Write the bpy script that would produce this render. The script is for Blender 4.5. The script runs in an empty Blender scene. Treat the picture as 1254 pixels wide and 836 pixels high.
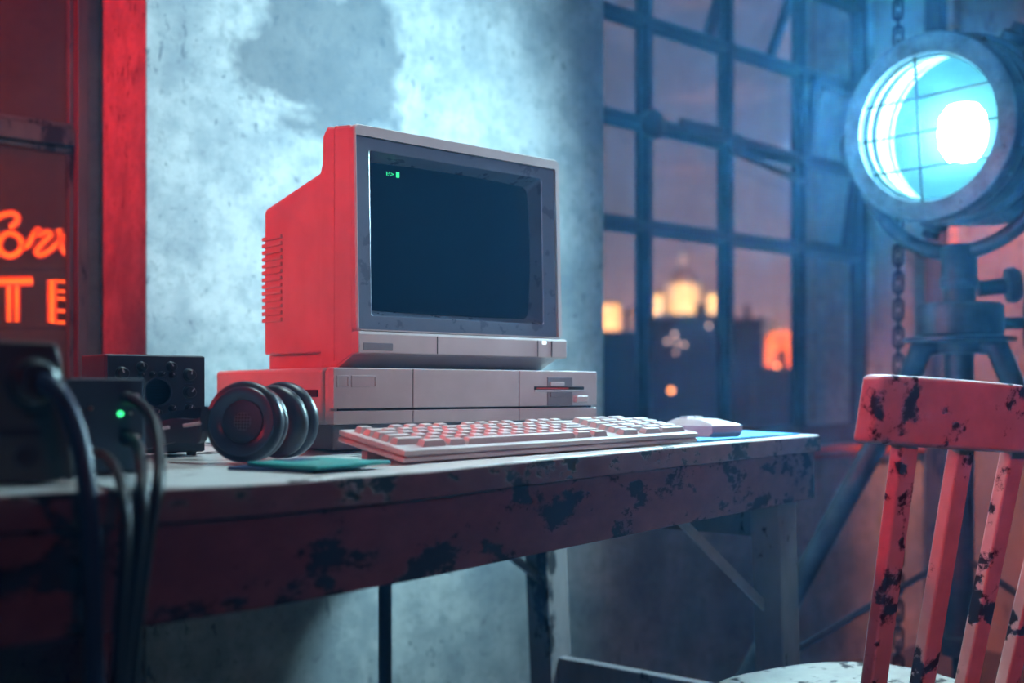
import bpy, bmesh, math, random
from mathutils import Vector, Matrix, Quaternion
random.seed(7)
C = bpy.context.scene.collection
PI = math.pi
V = Vector

# ------------------------------------------------------------------ camera frame (metres, z up, room axes X right / Y to the back wall)
FPX, CX, HY, EYE = 1350.0, 627.0, 477.0, 0.822
PHI = math.atan2(1573.0, FPX)
FW = V((math.cos(PHI), math.sin(PHI), 0)); RT = V((math.sin(PHI), -math.cos(PHI), 0))
def P(px, py, Z): return FW*Z + RT*((px-CX)/FPX*Z) + V((0, 0, EYE + (HY-py)/FPX*Z))
def onY(px, py, Y):
    u = (px-CX)/FPX; return P(px, py, Y/(FW.y + RT.y*u))
def onX(px, py, X):
    u = (px-CX)/FPX; return P(px, py, X/(FW.x + RT.x*u))

# ------------------------------------------------------------------ helpers
def tag(o, label=None, cat=None, group=None, kind=None):
    if label: o['label'] = label
    if cat: o['category'] = cat
    if group: o['group'] = group
    if kind: o['kind'] = kind
    return o
def empty(name, loc, rz=0, label=None, cat=None, group=None, kind=None):
    o = bpy.data.objects.new(name, None); C.objects.link(o); o.location = loc; o.rotation_euler = (0, 0, rz)
    o.empty_display_size = .05
    return tag(o, label, cat, group, kind)
def link(name, me, m, parent=None, smooth=True, bevel=0, seg=2, sub=0, label=None):
    o = bpy.data.objects.new(name, me); C.objects.link(o)
    if m: me.materials.append(m)
    if parent: o.parent = parent
    if smooth:
        for p in me.polygons: p.use_smooth = True
    if bevel:
        b = o.modifiers.new('b', 'BEVEL'); b.width = bevel; b.segments = seg; b.limit_method = 'ANGLE'; b.angle_limit = math.radians(32); b.harden_normals = True
    elif smooth == 'auto':
        pass
    if sub:
        s = o.modifiers.new('s', 'SUBSURF'); s.levels = s.render_levels = sub
    if label: o['label'] = label
    return o
class MB:
    def __init__(s): s.bm = bmesh.new()
    def box(s, lo, hi, M=None):
        x0, y0, z0 = lo; x1, y1, z1 = hi
        vs = [s.bm.verts.new(V(c)) for c in ((x0,y0,z0),(x1,y0,z0),(x1,y1,z0),(x0,y1,z0),(x0,y0,z1),(x1,y0,z1),(x1,y1,z1),(x0,y1,z1))]
        if M:
            for v in vs: v.co = M @ v.co
        for f in ((0,3,2,1),(4,5,6,7),(0,1,5,4),(1,2,6,5),(2,3,7,6),(3,0,4,7)): s.bm.faces.new([vs[i] for i in f])
        return s
    def bar(s, a, b, w, h, up=V((0,0,1))):
        a = V(a); b = V(b); d = (b-a); L = d.length; d.normalize(); sd = d.cross(up)
        if sd.length < 1e-4: sd = d.cross(V((1,0,0)))
        sd.normalize(); u2 = sd.cross(d)
        M = Matrix(((d.x, sd.x, u2.x, a.x), (d.y, sd.y, u2.y, a.y), (d.z, sd.z, u2.z, a.z), (0,0,0,1)))
        return s.box((0, -w/2, -h/2), (L, w/2, h/2), M)
    def prism(s, prof, lo, hi, fn):
        """profile of 2-D points swept from lo to hi; fn(a, b, t) -> 3-D point"""
        A = [s.bm.verts.new(fn(a, b, lo)) for a, b in prof]; B = [s.bm.verts.new(fn(a, b, hi)) for a, b in prof]
        n = len(prof)
        s.bm.faces.new(A); s.bm.faces.new(B[::-1])
        for i in range(n): s.bm.faces.new((A[i], B[i], B[(i+1) % n], A[(i+1) % n]))
        return s
    def lathe(s, prof, n=48, M=None, close=False):
        """profile of (radius, height) about local Z"""
        rings = []
        for r, h in prof:
            if r < 1e-6: rings.append([s.bm.verts.new(V((0,0,h)))])
            else: rings.append([s.bm.verts.new(V((r*math.cos(2*PI*k/n), r*math.sin(2*PI*k/n), h))) for k in range(n)])
        allv = [v for r in rings for v in r]
        pairs = list(zip(rings[:-1], rings[1:])) + ([(rings[-1], rings[0])] if close else [])
        for a, b in pairs:
            for k in range(n):
                k2 = (k+1) % n
                if len(a) == 1 and len(b) == 1: break
                if len(a) == 1: s.bm.faces.new((a[0], b[k2], b[k]))
                elif len(b) == 1: s.bm.faces.new((a[k], a[k2], b[0]))
                else: s.bm.faces.new((a[k], a[k2], b[k2], b[k]))
        if M:
            for v in allv: v.co = M @ v.co
        return s
    def tube(s, pts, r, n=12, cap=True, smooth=0):
        pts = [V(p) for p in pts]
        if smooth: pts = spline(pts, smooth)
        rr = r if callable(r) else (lambda t: r)
        t0 = (pts[1]-pts[0]).normalized(); ref = t0.orthogonal().normalized(); rings = []
        for i, p in enumerate(pts):
            if i == 0: t = pts[1]-pts[0]
            elif i == len(pts)-1: t = pts[-1]-pts[-2]
            else: t = pts[i+1]-pts[i-1]
            t.normalize(); ref = (ref - t*ref.dot(t)).normalized(); b = t.cross(ref)
            R = rr(i/(len(pts)-1))
            rings.append([s.bm.verts.new(p + ref*(R*math.cos(2*PI*k/n)) + b*(R*math.sin(2*PI*k/n))) for k in range(n)])
        for a, b in zip(rings[:-1], rings[1:]):
            for k in range(n): s.bm.faces.new((a[k], a[(k+1) % n], b[(k+1) % n], b[k]))
        if cap: s.bm.faces.new(rings[0][::-1]); s.bm.faces.new(rings[-1])
        return s
    def torus(s, c, ax, R, r, n=20, m=8, stretch=None):
        q = V((0,0,1)).rotation_difference(V(ax)); M = Matrix.Translation(V(c)) @ q.to_matrix().to_4x4()
        rings = []
        for i in range(n):
            a = 2*PI*i/n; rings.append([])
            for k in range(m):
                b = 2*PI*k/m; p = V(((R + r*math.cos(b))*math.cos(a), (R + r*math.cos(b))*math.sin(a), r*math.sin(b)))
                p = M @ p
                rings[-1].append(s.bm.verts.new(p))
        for i in range(n):
            a, b = rings[i], rings[(i+1) % n]
            for k in range(m): s.bm.faces.new((a[k], b[k], b[(k+1) % m], a[(k+1) % m]))
        return s
    def xf(s, M):
        bmesh.ops.transform(s.bm, matrix=M, verts=s.bm.verts); return s
    def build(s, name, m, parent=None, smooth=True, bevel=0, seg=2, sub=0, label=None, fn=None, auto=None):
        if fn:
            for v in s.bm.verts: v.co = V(fn(v.co))
        bmesh.ops.recalc_face_normals(s.bm, faces=s.bm.faces)
        if auto:
            for e in s.bm.edges:
                if len(e.link_faces) == 2 and e.calc_face_angle(0) > math.radians(auto): e.smooth = False
        me = bpy.data.meshes.new(name); s.bm.to_mesh(me); s.bm.free()
        return link(name, me, m, parent, smooth, bevel, seg, sub, label)
def spline(pts, k):
    out = []; n = len(pts)
    for i in range(n-1):
        p0, p1, p2, p3 = pts[max(i-1, 0)], pts[i], pts[i+1], pts[min(i+2, n-1)]
        for j in range(k):
            t = j/k
            out.append(.5*((2*p1) + (p2-p0)*t + (2*p0-5*p1+4*p2-p3)*t*t + (3*p1-p0-3*p2+p3)*t**3))
    return out + [pts[-1]]
def axis_matrix(c, d, up=V((0,0,1))):
    """local Z along d"""
    z = V(d).normalized(); x = up.cross(z)
    if x.length < 1e-4: x = V((1,0,0))
    x.normalize(); y = z.cross(x)
    return Matrix(((x.x, y.x, z.x, c[0]), (x.y, y.y, z.y, c[1]), (x.z, y.z, z.z, c[2]), (0,0,0,1)))
def copy_tree(o, parent=None):
    c = o.copy(); C.objects.link(c); c.parent = parent
    for ch in list(o.children): copy_tree(ch, c)
    return c
def text_obj(name, s, size, m, parent, M, ext=.0004):
    cu = bpy.data.curves.new(name, 'FONT'); cu.body = s; cu.size = size; cu.extrude = ext
    t = bpy.data.objects.new(name, cu); C.objects.link(t)
    me = bpy.data.meshes.new_from_object(t); bpy.data.objects.remove(t)
    me.transform(M)
    return link(name, me, m, parent, smooth=False)

# ------------------------------------------------------------------ materials
def nodes(name):
    m = bpy.data.materials.new(name); m.use_nodes = True; nt = m.node_tree
    return m, nt, nt.nodes['Principled BSDF']
def N(nt, t, **kw):
    n = nt.nodes.new(t)
    for k, v in kw.items():
        if k in n.inputs: n.inputs[k].default_value = v
        else: setattr(n, k, v)
    return n
def rgb(c): return (c[0], c[1], c[2], 1)
def coords(nt, scale=(1,1,1), rot=(0,0,0)):
    tc = N(nt, 'ShaderNodeTexCoord'); mp = N(nt, 'ShaderNodeMapping'); mp.inputs['Scale'].default_value = scale; mp.inputs['Rotation'].default_value = rot
    nt.links.new(tc.outputs['Object'], mp.inputs['Vector']); return mp.outputs['Vector']
def noise(nt, vec, scale, detail=5, rough=.6, dist=0):
    n = N(nt, 'ShaderNodeTexNoise'); n.inputs['Scale'].default_value = scale; n.inputs['Detail'].default_value = detail
    n.inputs['Roughness'].default_value = rough; n.inputs['Distortion'].default_value = dist
    nt.links.new(vec, n.inputs['Vector']); return n.outputs['Fac']
def ramp(nt, fac, stops):
    r = N(nt, 'ShaderNodeValToRGB'); e = r.color_ramp.elements
    while len(e) < len(stops): e.new(.5)
    for i, (p, c) in enumerate(stops):
        e[i].position = p; e[i].color = c if len(c) == 4 else rgb(c)
    nt.links.new(fac, r.inputs['Fac']); return r.outputs['Color']
def mixc(nt, fac, a, b, blend='MIX'):
    n = N(nt, 'ShaderNodeMix', data_type='RGBA', blend_type=blend)
    for sock, val in ((n.inputs[0], fac), (n.inputs[6], a), (n.inputs[7], b)):
        if hasattr(val, 'links') or hasattr(val, 'is_output'): nt.links.new(val, sock)
        else: sock.default_value = val if not isinstance(val, tuple) else (rgb(val) if len(val) == 3 else val)
    return n.outputs[2]
def bumpn(nt, h, bs, strength, dist=.002):
    b = N(nt, 'ShaderNodeBump'); b.inputs['Strength'].default_value = strength; b.inputs['Distance'].default_value = dist
    nt.links.new(h, b.inputs['Height']); nt.links.new(b.outputs['Normal'], bs.inputs['Normal'])
def M_plain(name, col, rough=.5, metal=0, var=.15, scale=30, bump=.1, spec=.5):
    m, nt, b = nodes(name); v = coords(nt); f = noise(nt, v, scale)
    c = ramp(nt, f, [(.3, tuple(x*(1-var) for x in col)), (.7, tuple(min(1, x*(1+var)) for x in col))])
    nt.links.new(c, b.inputs['Base Color']); b.inputs['Roughness'].default_value = rough; b.inputs['Metallic'].default_value = metal
    b.inputs['Specular IOR Level'].default_value = spec
    r = ramp(nt, f, [(.3, (rough*.8,)*3), (.7, (min(1, rough*1.2),)*3)]); nt.links.new(r, b.inputs['Roughness'])
    if bump: bumpn(nt, noise(nt, v, scale*4), b, bump, .001)
    return m
def M_emit(name, col, s):
    m, nt, b = nodes(name); b.inputs['Base Color'].default_value = rgb(tuple(x*.5 for x in col)); b.inputs['Emission Color'].default_value = rgb(col); b.inputs['Emission Strength'].default_value = s
    return m
def M_worn(name, paint, under, cover=.56, scale=9, stretch=(1,1,1), var=.15, rough=.6, fine=45, spec=.25):
    """old paint flaked off in patches down to dark wood"""
    m, nt, b = nodes(name); v = coords(nt, stretch)
    big = noise(nt, v, scale, 3, .55, .4); fin = noise(nt, v, fine, 6, .7)
    mid = noise(nt, v, scale*3.1, 4, .6)
    mx = N(nt, 'ShaderNodeMath', operation='MULTIPLY_ADD'); nt.links.new(fin, mx.inputs[0]); mx.inputs[1].default_value = .55; nt.links.new(big, mx.inputs[2])
    mx2 = N(nt, 'ShaderNodeMath', operation='MULTIPLY_ADD'); nt.links.new(mid, mx2.inputs[0]); mx2.inputs[1].default_value = .35; nt.links.new(mx.outputs[0], mx2.inputs[2])
    t = cover + .45
    mask = ramp(nt, mx2.outputs[0], [(min(.99, t/1.9-.015), (0,0,0)), (min(1, t/1.9+.015), (1,1,1))])
    sc = N(nt, 'ShaderNodeMath', operation='DIVIDE'); nt.links.new(mx2.outputs[0], sc.inputs[0]); sc.inputs[1].default_value = 1.9
    nt.links.new(sc.outputs[0], nt.nodes[mask.node.name].inputs['Fac'])
    pv = noise(nt, v, scale*2.3, 4)
    pc = ramp(nt, pv, [(.3, tuple(x*(1-var) for x in paint)), (.7, tuple(x*(1+var) for x in paint))])
    # hairline cracks along the grain
    vg = coords(nt, (3, 60, 60)); g = noise(nt, vg, 3, 4, .7)
    crack = ramp(nt, g, [(.27, (0,0,0)), (.32, (1,1,1))])
    pc = mixc(nt, .55, pc, mixc(nt, 1.0, pc, crack, 'MULTIPLY'))
    col = mixc(nt, mask, pc, under)
    nt.links.new(col, b.inputs['Base Color'])
    b.inputs['Specular IOR Level'].default_value = spec
    rr = ramp(nt, mask, [(0, (rough,)*3), (1, (.85,)*3)]); nt.links.new(rr, b.inputs['Roughness'])
    inv = N(nt, 'ShaderNodeMath', operation='SUBTRACT'); inv.inputs[0].default_value = 1; nt.links.new(mask, inv.inputs[1])
    bumpn(nt, inv.outputs[0], b, .5, .001)
    return m
def M_wall(name, light, mid, dark, stain=None, scale=1.0, rough=.85):
    """mottled plaster / raw concrete with pock marks and one irregular damp patch"""
    m, nt, b = nodes(name); v = coords(nt)
    big = noise(nt, v, 2.2*scale, 6, .62, .3); fin = noise(nt, v, 26*scale, 6, .65); med = noise(nt, v, 8*scale, 6, .65)
    c = ramp(nt, big, [(.33, mid), (.52, light), (.8, light)])
    c = mixc(nt, ramp(nt, med, [(.44, (0,0,0)), (.66, (.7,)*3)]), c, mid)
    vor = N(nt, 'ShaderNodeMapping'); vor.inputs['Scale'].default_value = (1.5, 1.5, .7); nt.links.new(v, vor.inputs['Vector'])
    spots = noise(nt, vor.outputs[0], 48*scale, 3, .55, .5); msk = noise(nt, v, 3.1*scale, 3)
    mm = N(nt, 'ShaderNodeMath', operation='MULTIPLY_ADD'); nt.links.new(msk, mm.inputs[0]); mm.inputs[1].default_value = .45; nt.links.new(spots, mm.inputs[2])
    c = mixc(nt, ramp(nt, mm.outputs[0], [(.86, (0,0,0)), (.93, (.75,)*3)]), c, dark)
    c = mixc(nt, ramp(nt, fin, [(.36, (.42,)*3), (.54, (0,0,0))]), c, mid)
    hf = noise(nt, v, 70*scale, 4, .7); c = mixc(nt, ramp(nt, hf, [(.34, (.28,)*3), (.46, (0,0,0))]), c, dark)
    if stain:
        (sx, sz, rx, rz) = stain
        tc = N(nt, 'ShaderNodeTexCoord'); mp = N(nt, 'ShaderNodeMapping'); mp.inputs['Location'].default_value = (-sx/rx, 0, -sz/rz); mp.inputs['Scale'].default_value = (1/rx, 0, 1/rz)
        nt.links.new(tc.outputs['Object'], mp.inputs['Vector'])
        ln = N(nt, 'ShaderNodeVectorMath', operation='LENGTH'); nt.links.new(mp.outputs[0], ln.inputs[0])
        w = noise(nt, v, 5.5, 7, .62, .6)
        ad = N(nt, 'ShaderNodeMath', operation='MULTIPLY_ADD'); nt.links.new(w, ad.inputs[0]); ad.inputs[1].default_value = 1.9; nt.links.new(ln.outputs['Value'], ad.inputs[2])
        c = mixc(nt, ramp(nt, ad.outputs[0], [(0, (.0,)*3), (1, (.0,)*3)]), c, dark)
        sub = N(nt, 'ShaderNodeMath', operation='SUBTRACT'); nt.links.new(ad.outputs[0], sub.inputs[0]); sub.inputs[1].default_value = 1.35
        c = mixc(nt, ramp(nt, sub.outputs[0], [(.25, (.72,)*3), (.5, (.0,)*3)]), c, dark)
    nt.links.new(c, b.inputs['Base Color']); b.inputs['Roughness'].default_value = rough; b.inputs['Specular IOR Level'].default_value = .25
    bumpn(nt, med, b, .25, .01)
    return m
def M_glass(name, dirt=.25, tint=(.9,.95,1), col=(.3,.3,.32)):
    """thin dusty window glass"""
    m, nt, b = nodes(name); nt.nodes.remove(b); out = nt.nodes['Material Output']
    tr = N(nt, 'ShaderNodeBsdfTransparent'); tr.inputs[0].default_value = rgb(tint)
    gl = N(nt, 'ShaderNodeBsdfGlossy'); gl.inputs['Roughness'].default_value = .08; gl.inputs[0].default_value = (.9,.9,.9,1)
    df = N(nt, 'ShaderNodeBsdfDiffuse'); df.inputs[0].default_value = rgb(col)
    lw = N(nt, 'ShaderNodeLayerWeight'); pw_ = N(nt, 'ShaderNodeMath', operation='POWER'); nt.links.new(lw.outputs['Facing'], pw_.inputs[0]); pw_.inputs[1].default_value = 4
    fr = N(nt, 'ShaderNodeMath', operation='MULTIPLY_ADD'); nt.links.new(pw_.outputs[0], fr.inputs[0]); fr.inputs[1].default_value = .6; fr.inputs[2].default_value = .025
    m1 = N(nt, 'ShaderNodeMixShader'); nt.links.new(fr.outputs[0], m1.inputs[0]); nt.links.new(tr.outputs[0], m1.inputs[1]); nt.links.new(gl.outputs[0], m1.inputs[2])
    v = coords(nt); d = ramp(nt, noise(nt, v, 7, 6, .65), [(.3, (dirt*.35,)*3), (.75, (dirt,)*3)])
    m2 = N(nt, 'ShaderNodeMixShader'); nt.links.new(d, m2.inputs[0]); nt.links.new(m1.outputs[0], m2.inputs[1]); nt.links.new(df.outputs[0], m2.inputs[2])
    nt.links.new(m2.outputs[0], out.inputs[0]); return m

m_plastic = M_plain('light_plastic', (.52,.50,.50), .36, 0, .10, 14, .12)
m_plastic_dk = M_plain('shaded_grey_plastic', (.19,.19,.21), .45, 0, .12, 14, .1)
m_bezel = M_plain('dark_bezel_plastic', (.105,.14,.20), .30, 0, .08, 40, .04)
m_screen, _nt, _b = nodes('screen_glass'); _b.inputs['Base Color'].default_value = (.006,.022,.045,1); _b.inputs['Roughness'].default_value = .12; _b.inputs['Specular IOR Level'].default_value = .5
m_black = M_plain('black_plastic', (.012,.013,.016), .45, 0, .2, 30, .05)
m_slot = M_plain('slot_dark', (.004,.004,.005), .8, 0, .1, 30, 0)
m_green = M_emit('phosphor_green', (.05,1,.35), .85)
m_led_g = M_emit('green_led', (.05,1,.3), 2.2)
m_led_w = M_emit('pale_led', (.8,1,1), 1.6)
m_table = M_worn('table_white_paint', (.58,.57,.56), (.03,.025,.025), .66, 6, (1,2.2,2.2), .12, .30, spec=.7)
m_apron = M_worn('apron_brown_paint', (.165,.076,.082), (.010,.011,.014), .575, 12, (1,1.7,1.7), .2, .65, 70)
m_leg = M_worn('leg_paint', (.21,.19,.20), (.02,.018,.02), .64, 8, (1.4,1.4,.7), .15, .6)
m_chair = M_worn('chair_white_paint', (.60,.55,.52), (.012,.010,.010), .605, 12, (1,1,1), .12, .5, 40)
m_seat = M_worn('seat_worn_paint', (.30,.285,.27), (.03,.02,.018), .585, 14, (1,1,1), .15, .5, 40)
m_steel = M_plain('bare_steel', (.50,.50,.51), .4, .35, .15, 30, .1)
m_iron = M_plain('grimy_iron', (.060,.066,.078), .42, .6, .5, 22, .35)
m_iron_ring = M_plain('scratched_iron', (.16,.19,.21), .4, .55, .45, 30, .3)
m_chainm = M_plain('dark_chain_iron', (.014,.014,.017), .6, .3, .4, 40, .2)
m_winframe = M_plain('window_steel', (.030,.036,.048), .5, .1, .5, 14, .3)
m_wood_frame = M_worn('old_frame_paint', (.10,.085,.085), (.02,.016,.016), .62, 6, (2,2,.6), .25, .6)
m_concrete = M_wall('concrete_pier', (.52,.55,.56), (.23,.28,.32), (.09,.12,.15), (1.13, 1.47, .23, .20))
m_wall = M_wall('old_plaster', (.13,.12,.12), (.08,.08,.085), (.03,.03,.035))
m_wall_r = M_wall('side_plaster', (.42,.36,.33), (.30,.26,.24), (.16,.12,.11), scale=.5)
m_low = M_wall('lower_plaster', (.24,.25,.255), (.12,.14,.15), (.04,.05,.06))
m_floor = M_wall('floor_concrete', (.05,.042,.040), (.032,.027,.027), (.015,.015,.015), scale=1.4, rough=.6)
m_ceil = M_wall('ceiling_plaster', (.10,.10,.105), (.07,.07,.075), (.03,.03,.035))
m_glass = M_glass('dusty_glass', .13)
m_glass_l = M_glass('smoked_glass', .5, (.8,.6,.5), (.22,.13,.10))
m_sill = M_plain('red_lit_sill', (.42,.10,.08), .5, 0, .3, 20, .2)  # red light on the sill edge is put into this colour
m_hp = M_plain('headphone_plastic', (.010,.015,.026), .4, 0, .2, 30, .05)
m_hp_rim = M_plain('headphone_plate', (.030,.045,.075), .38, .1, .15, 30, .05)
m_leather = M_plain('ear_pad_leather', (.018,.02,.026), .38, 0, .3, 60, .35)
m_grille, _nt, _b = nodes('grille_mesh')
_v = coords(_nt, (1,1,1)); _w = N(_nt, 'ShaderNodeTexVoronoi', distance='CHEBYCHEV'); _w.inputs['Scale'].default_value = 300; _w.inputs['Randomness'].default_value = 0; _nt.links.new(_v, _w.inputs['Vector'])
_nt.links.new(ramp(_nt, _w.outputs['Distance'], [(.22, (.002,.003,.004)), (.40, (.075,.085,.10))]), _b.inputs['Base Color']); _b.inputs['Roughness'].default_value = .4; _b.inputs['Metallic'].default_value = .4
m_radio = M_plain('radio_case', (.030,.034,.044), .5, .1, .25, 25, .15)
m_radio_face = M_plain('radio_panel', (.022,.027,.038), .45, .1, .25, 25, .1)
m_knob = M_plain('knob_black', (.012,.013,.017), .35, 0, .2, 30, 0)
m_blue_box = M_plain('blue_grey_enamel', (.028,.050,.075), .5, 0, .15, 25, .15, .3)
m_green_box = M_plain('grey_green_enamel', (.050,.058,.054), .55, 0, .15, 20, .15, .3)
m_cable = M_plain('black_cable', (.004,.005,.007), .45, 0, .2, 40, .05, .2)
m_cable_b = M_plain('navy_cable', (.012,.030,.080), .42, 0, .15, 40, .05, .4)
m_pad = M_plain('blue_pad', (.03,.24,.50), .75, 0, .08, 60, .1)
m_teal = M_plain('teal_plastic', (.01,.30,.28), .4, 0, .1, 30, .05)
m_navy = M_plain('navy_plastic', (.012,.035,.11), .4, 0, .1, 30, .05)
m_mark = M_plain('pale_marking', (.55,.5,.5), .5, 0, .05, 30, 0)
m_core = M_emit('neon_core', (1,.40,.04), 11)
m_neon, nt_, b_n = nodes('neon_tube'); nt_.nodes.remove(b_n)
_e = N(nt_, 'ShaderNodeEmission'); _e.inputs[0].default_value = (1,.07,.012,1); _e.inputs[1].default_value = 4.2; _t = N(nt_, 'ShaderNodeBsdfTransparent'); _t.inputs[0].default_value = (1,.5,.35,1)
_m = N(nt_, 'ShaderNodeMixShader'); _m.inputs[0].default_value = .5; nt_.links.new(_t.outputs[0], _m.inputs[1]); nt_.links.new(_e.outputs[0], _m.inputs[2]); nt_.links.new(_m.outputs[0], nt_.nodes['Material Output'].inputs[0])
m_bulb = M_emit('lamp_bulb', (.50,.92,1), 80)
m_refl = M_plain('reflector_teal', (.022,.065,.075), .35, .2, .1, 20, .05)
m_band = M_plain('reflector_band', (.80,.90,.90), .4, .0, .05, 20, .05)
m_lens = M_glass('lens_glass', .02, (.75,.97,1), (.4,.6,.65))
m_brick, _nt, _b = nodes('brick')
_v = coords(_nt, (1,1,1), (PI/2,0,0)); _k = N(_nt, 'ShaderNodeTexBrick'); _k.inputs['Scale'].default_value = 4.2
_k.inputs['Color1'].default_value = (.05,.035,.03,1); _k.inputs['Color2'].default_value = (.03,.027,.026,1); _k.inputs['Mortar'].default_value = (.075,.07,.07,1); _k.inputs['Mortar Size'].default_value = .025
_sx = N(_nt, 'ShaderNodeSeparateXYZ'); _nt.links.new(N(_nt, 'ShaderNodeTexCoord').outputs['Object'], _sx.inputs[0]); _ad = N(_nt, 'ShaderNodeMath', operation='ADD'); _nt.links.new(_sx.outputs['X'], _ad.inputs[0]); _nt.links.new(_sx.outputs['Y'], _ad.inputs[1]); _cb = N(_nt, 'ShaderNodeCombineXYZ'); _nt.links.new(_ad.outputs[0], _cb.inputs['X']); _nt.links.new(_sx.outputs['Z'], _cb.inputs['Y']); _nt.links.new(_cb.outputs[0], _k.inputs['Vector']); _nt.links.new(_k.outputs['Color'], _b.inputs['Base Color']); _b.inputs['Roughness'].default_value = .9
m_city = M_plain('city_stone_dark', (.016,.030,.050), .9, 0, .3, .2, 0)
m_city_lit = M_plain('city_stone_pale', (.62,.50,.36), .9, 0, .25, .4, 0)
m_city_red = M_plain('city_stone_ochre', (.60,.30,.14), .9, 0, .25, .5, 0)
m_dome = M_plain('dome_copper', (.20,.13,.12), .7, 0, .2, .3, 0)
m_lampglow = M_emit('street_lamp_glow', (1,.50,.22), 5)
m_lampglow_o = M_emit('street_lamp_orange', (1,.28,.06), 9)
m_citywin = M_emit('city_lit_window', (1,.52,.22), 2.2)

# ------------------------------------------------------------------ room
YP, YW = 1.85, 2.06          # front plane of the concrete pier, plane of the window wall
XR, XL, YF, ZC = 3.40, -2.4, -2.6, 3.1
XP0 = onY(178, 300, YP).x; XP1 = onY(739.5, 300, YP).x
def struct(name, mb, m, bevel=0, parent=None, **kw):
    o = mb.build(name, m, parent, smooth=bool(bevel), bevel=bevel, **kw)
    if not parent: o['kind'] = 'structure'
    return o
struct('floor', MB().box((XL-.2, YF-.2, -.12), (XR+.2, YW+.3, 0)), m_floor)
struct('ceiling', MB().box((XL-.2, YF-.2, ZC), (XR+.2, YW+.3, ZC+.12)), m_ceil)
struct('wall_back', MB().box((XP0, YP, 0), (XP1, YW+.14, ZC)), m_concrete, bevel=.004)
struct('wall_right', MB().box((XR, YF, 0), (XR+.2, YW+.3, ZC)), m_wall_r)
struct('wall_left', MB().box((XL-.2, YF, 0), (XL, YW+.3, ZC)), m_wall)
struct('wall_front', MB().box((XL-.2, YF-.2, 0), (XR+.2, YF, ZC)), m_wall)
SILL = .64; HEAD = 2.66
WX1 = onY(1062, 300, YW).x
mb = MB()
mb.box((XP1, YP, 0), (XR, YW+.2, SILL-.004)); mb.box((XP1-.02, YW, HEAD), (XR, YW+.2, ZC)); mb.box((WX1, YW, SILL), (XR, YW+.2, HEAD))
struct('wall_window', mb, m_concrete)
LX1 = onY(104, 300, YW).x       # right edge of the left window opening
mb = MB(); LX0 = LX1-1.5
mb.box((XL, YW, 0), (XP0+.02, YW+.10, .70)); mb.box((XL, YW, HEAD), (XP0+.02, YW+.10, ZC)); mb.box((XL, YW, .70), (LX0, YW+.10, HEAD)); mb.box((LX1, YW, .70), (XP0+.02, YW+.10, HEAD))
struct('wall_window_left', mb, m_wall)
struct('trim_sill', MB().box((XP1+.001, YP-.012, SILL-.022), (XR-.052, YW-.006, SILL)), m_sill, bevel=.004)
# pilaster in the side wall; groove shadow put into its dark colour
yA, yB = onX(1131, 300, XR-.05).y, onX(1154, 300, XR-.05).y
struct('trim_1', MB().box((XR-.05, yB, 0), (XR, yA, ZC)), m_wood_frame, bevel=.004)
struct('trim_2', MB().box((XR-.035, yB-.03, 0), (XR, yB-.008, ZC)), M_plain('ochre_trim', (.75,.34,.2), .5, 0, .15, 20, .1), bevel=.003)

# ---- steel grid window on the right
win = empty('window_2', (0, 0, 0), kind='structure'); win['label'] = 'tall steel grid window with dusty panes beside the concrete wall'
colx = [XP1-.30, XP1-.02] 
bx = [onY(p, 300, YW).x for p in (795, 895, 985, 1058)]
pitch = (bx[3]-bx[0])/3
bx = [bx[0]-2*pitch, bx[0]-pitch] + bx
bz = [SILL+.035, 1.272, 1.557, 1.838, 2.115, 2.39, HEAD-.02]
mb = MB()
for i, x in enumerate(bx):
    w = .022 if 0 < i < len(bx)-1 else .03
    mb.box((x-w/2, YW-.005, SILL), (x+w/2, YW+.045, HEAD))
    mb.box((x-.045/2-.004, YW+.012, SILL), (x+.045/2+.004, YW+.03, HEAD))
for i, z in enumerate(bz):
    w = .022 if 0 < i < len(bz)-1 else .045
    mb.box((bx[0], YW-.004, z-w/2), (bx[-1], YW+.044, z+w/2))
    mb.box((bx[0], YW+.012, z-w/2-.011), (bx[-1], YW+.03, z+w/2+.011))
mb.build('frame', m_winframe, win, smooth=True, bevel=.002)
mb = MB()
for i in range(len(bx)-1):
    for k in range(len(bz)-1):
        if (i, k) in ((4, 1), (4, 2), (3, 3), (3, 4)): continue
        mb.box((bx[i]+.01, YW+.019, bz[k]+.01), (bx[i+1]-.01, YW+.023, bz[k+1]-.01))
mb.build('panes', m_glass, win, smooth=False)
def sash(x0, x1, z0, z1, pivot, ang, name='vent_sash'):
    """a pivoting vent: own light steel frame, glass and a stay arm"""
    mb = MB(); w = .024
    for a, b in (((x0, z0), (x1, z0+w)), ((x0, z1-w), (x1, z1)), ((x0, z0), (x0+w, z1)), ((x1-w, z0), (x1, z1))):
        mb.box((a[0], -.014, a[1]), (b[0], .014, b[1]))
    M = Matrix.Translation((0, YW+.015, pivot)) @ Matrix.Rotation(math.radians(ang), 4, 'X') @ Matrix.Translation((0, 0, -pivot))
    f = mb.xf(M).build(name, m_winframe, win, smooth=True, bevel=.002)
    MB().box((x0+w*.6, -.002, z0+w*.6), (x1-w*.6, .002, z1-w*.6)).xf(M).build('pane', m_glass, f, smooth=False)
    return M
M1 = sash(bx[4]+.014, bx[5]-.014, bz[1]+.014, bz[3]-.014, 1.55, 9)
M2 = sash(bx[3]+.014, bx[4]-.014, bz[3]+.014, bz[5]-.014, 2.12, 24)
mb = MB()
ya = YW-.03
def wp(px, py, dy=-.03): return onY(px, py, YW+dy)
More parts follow.
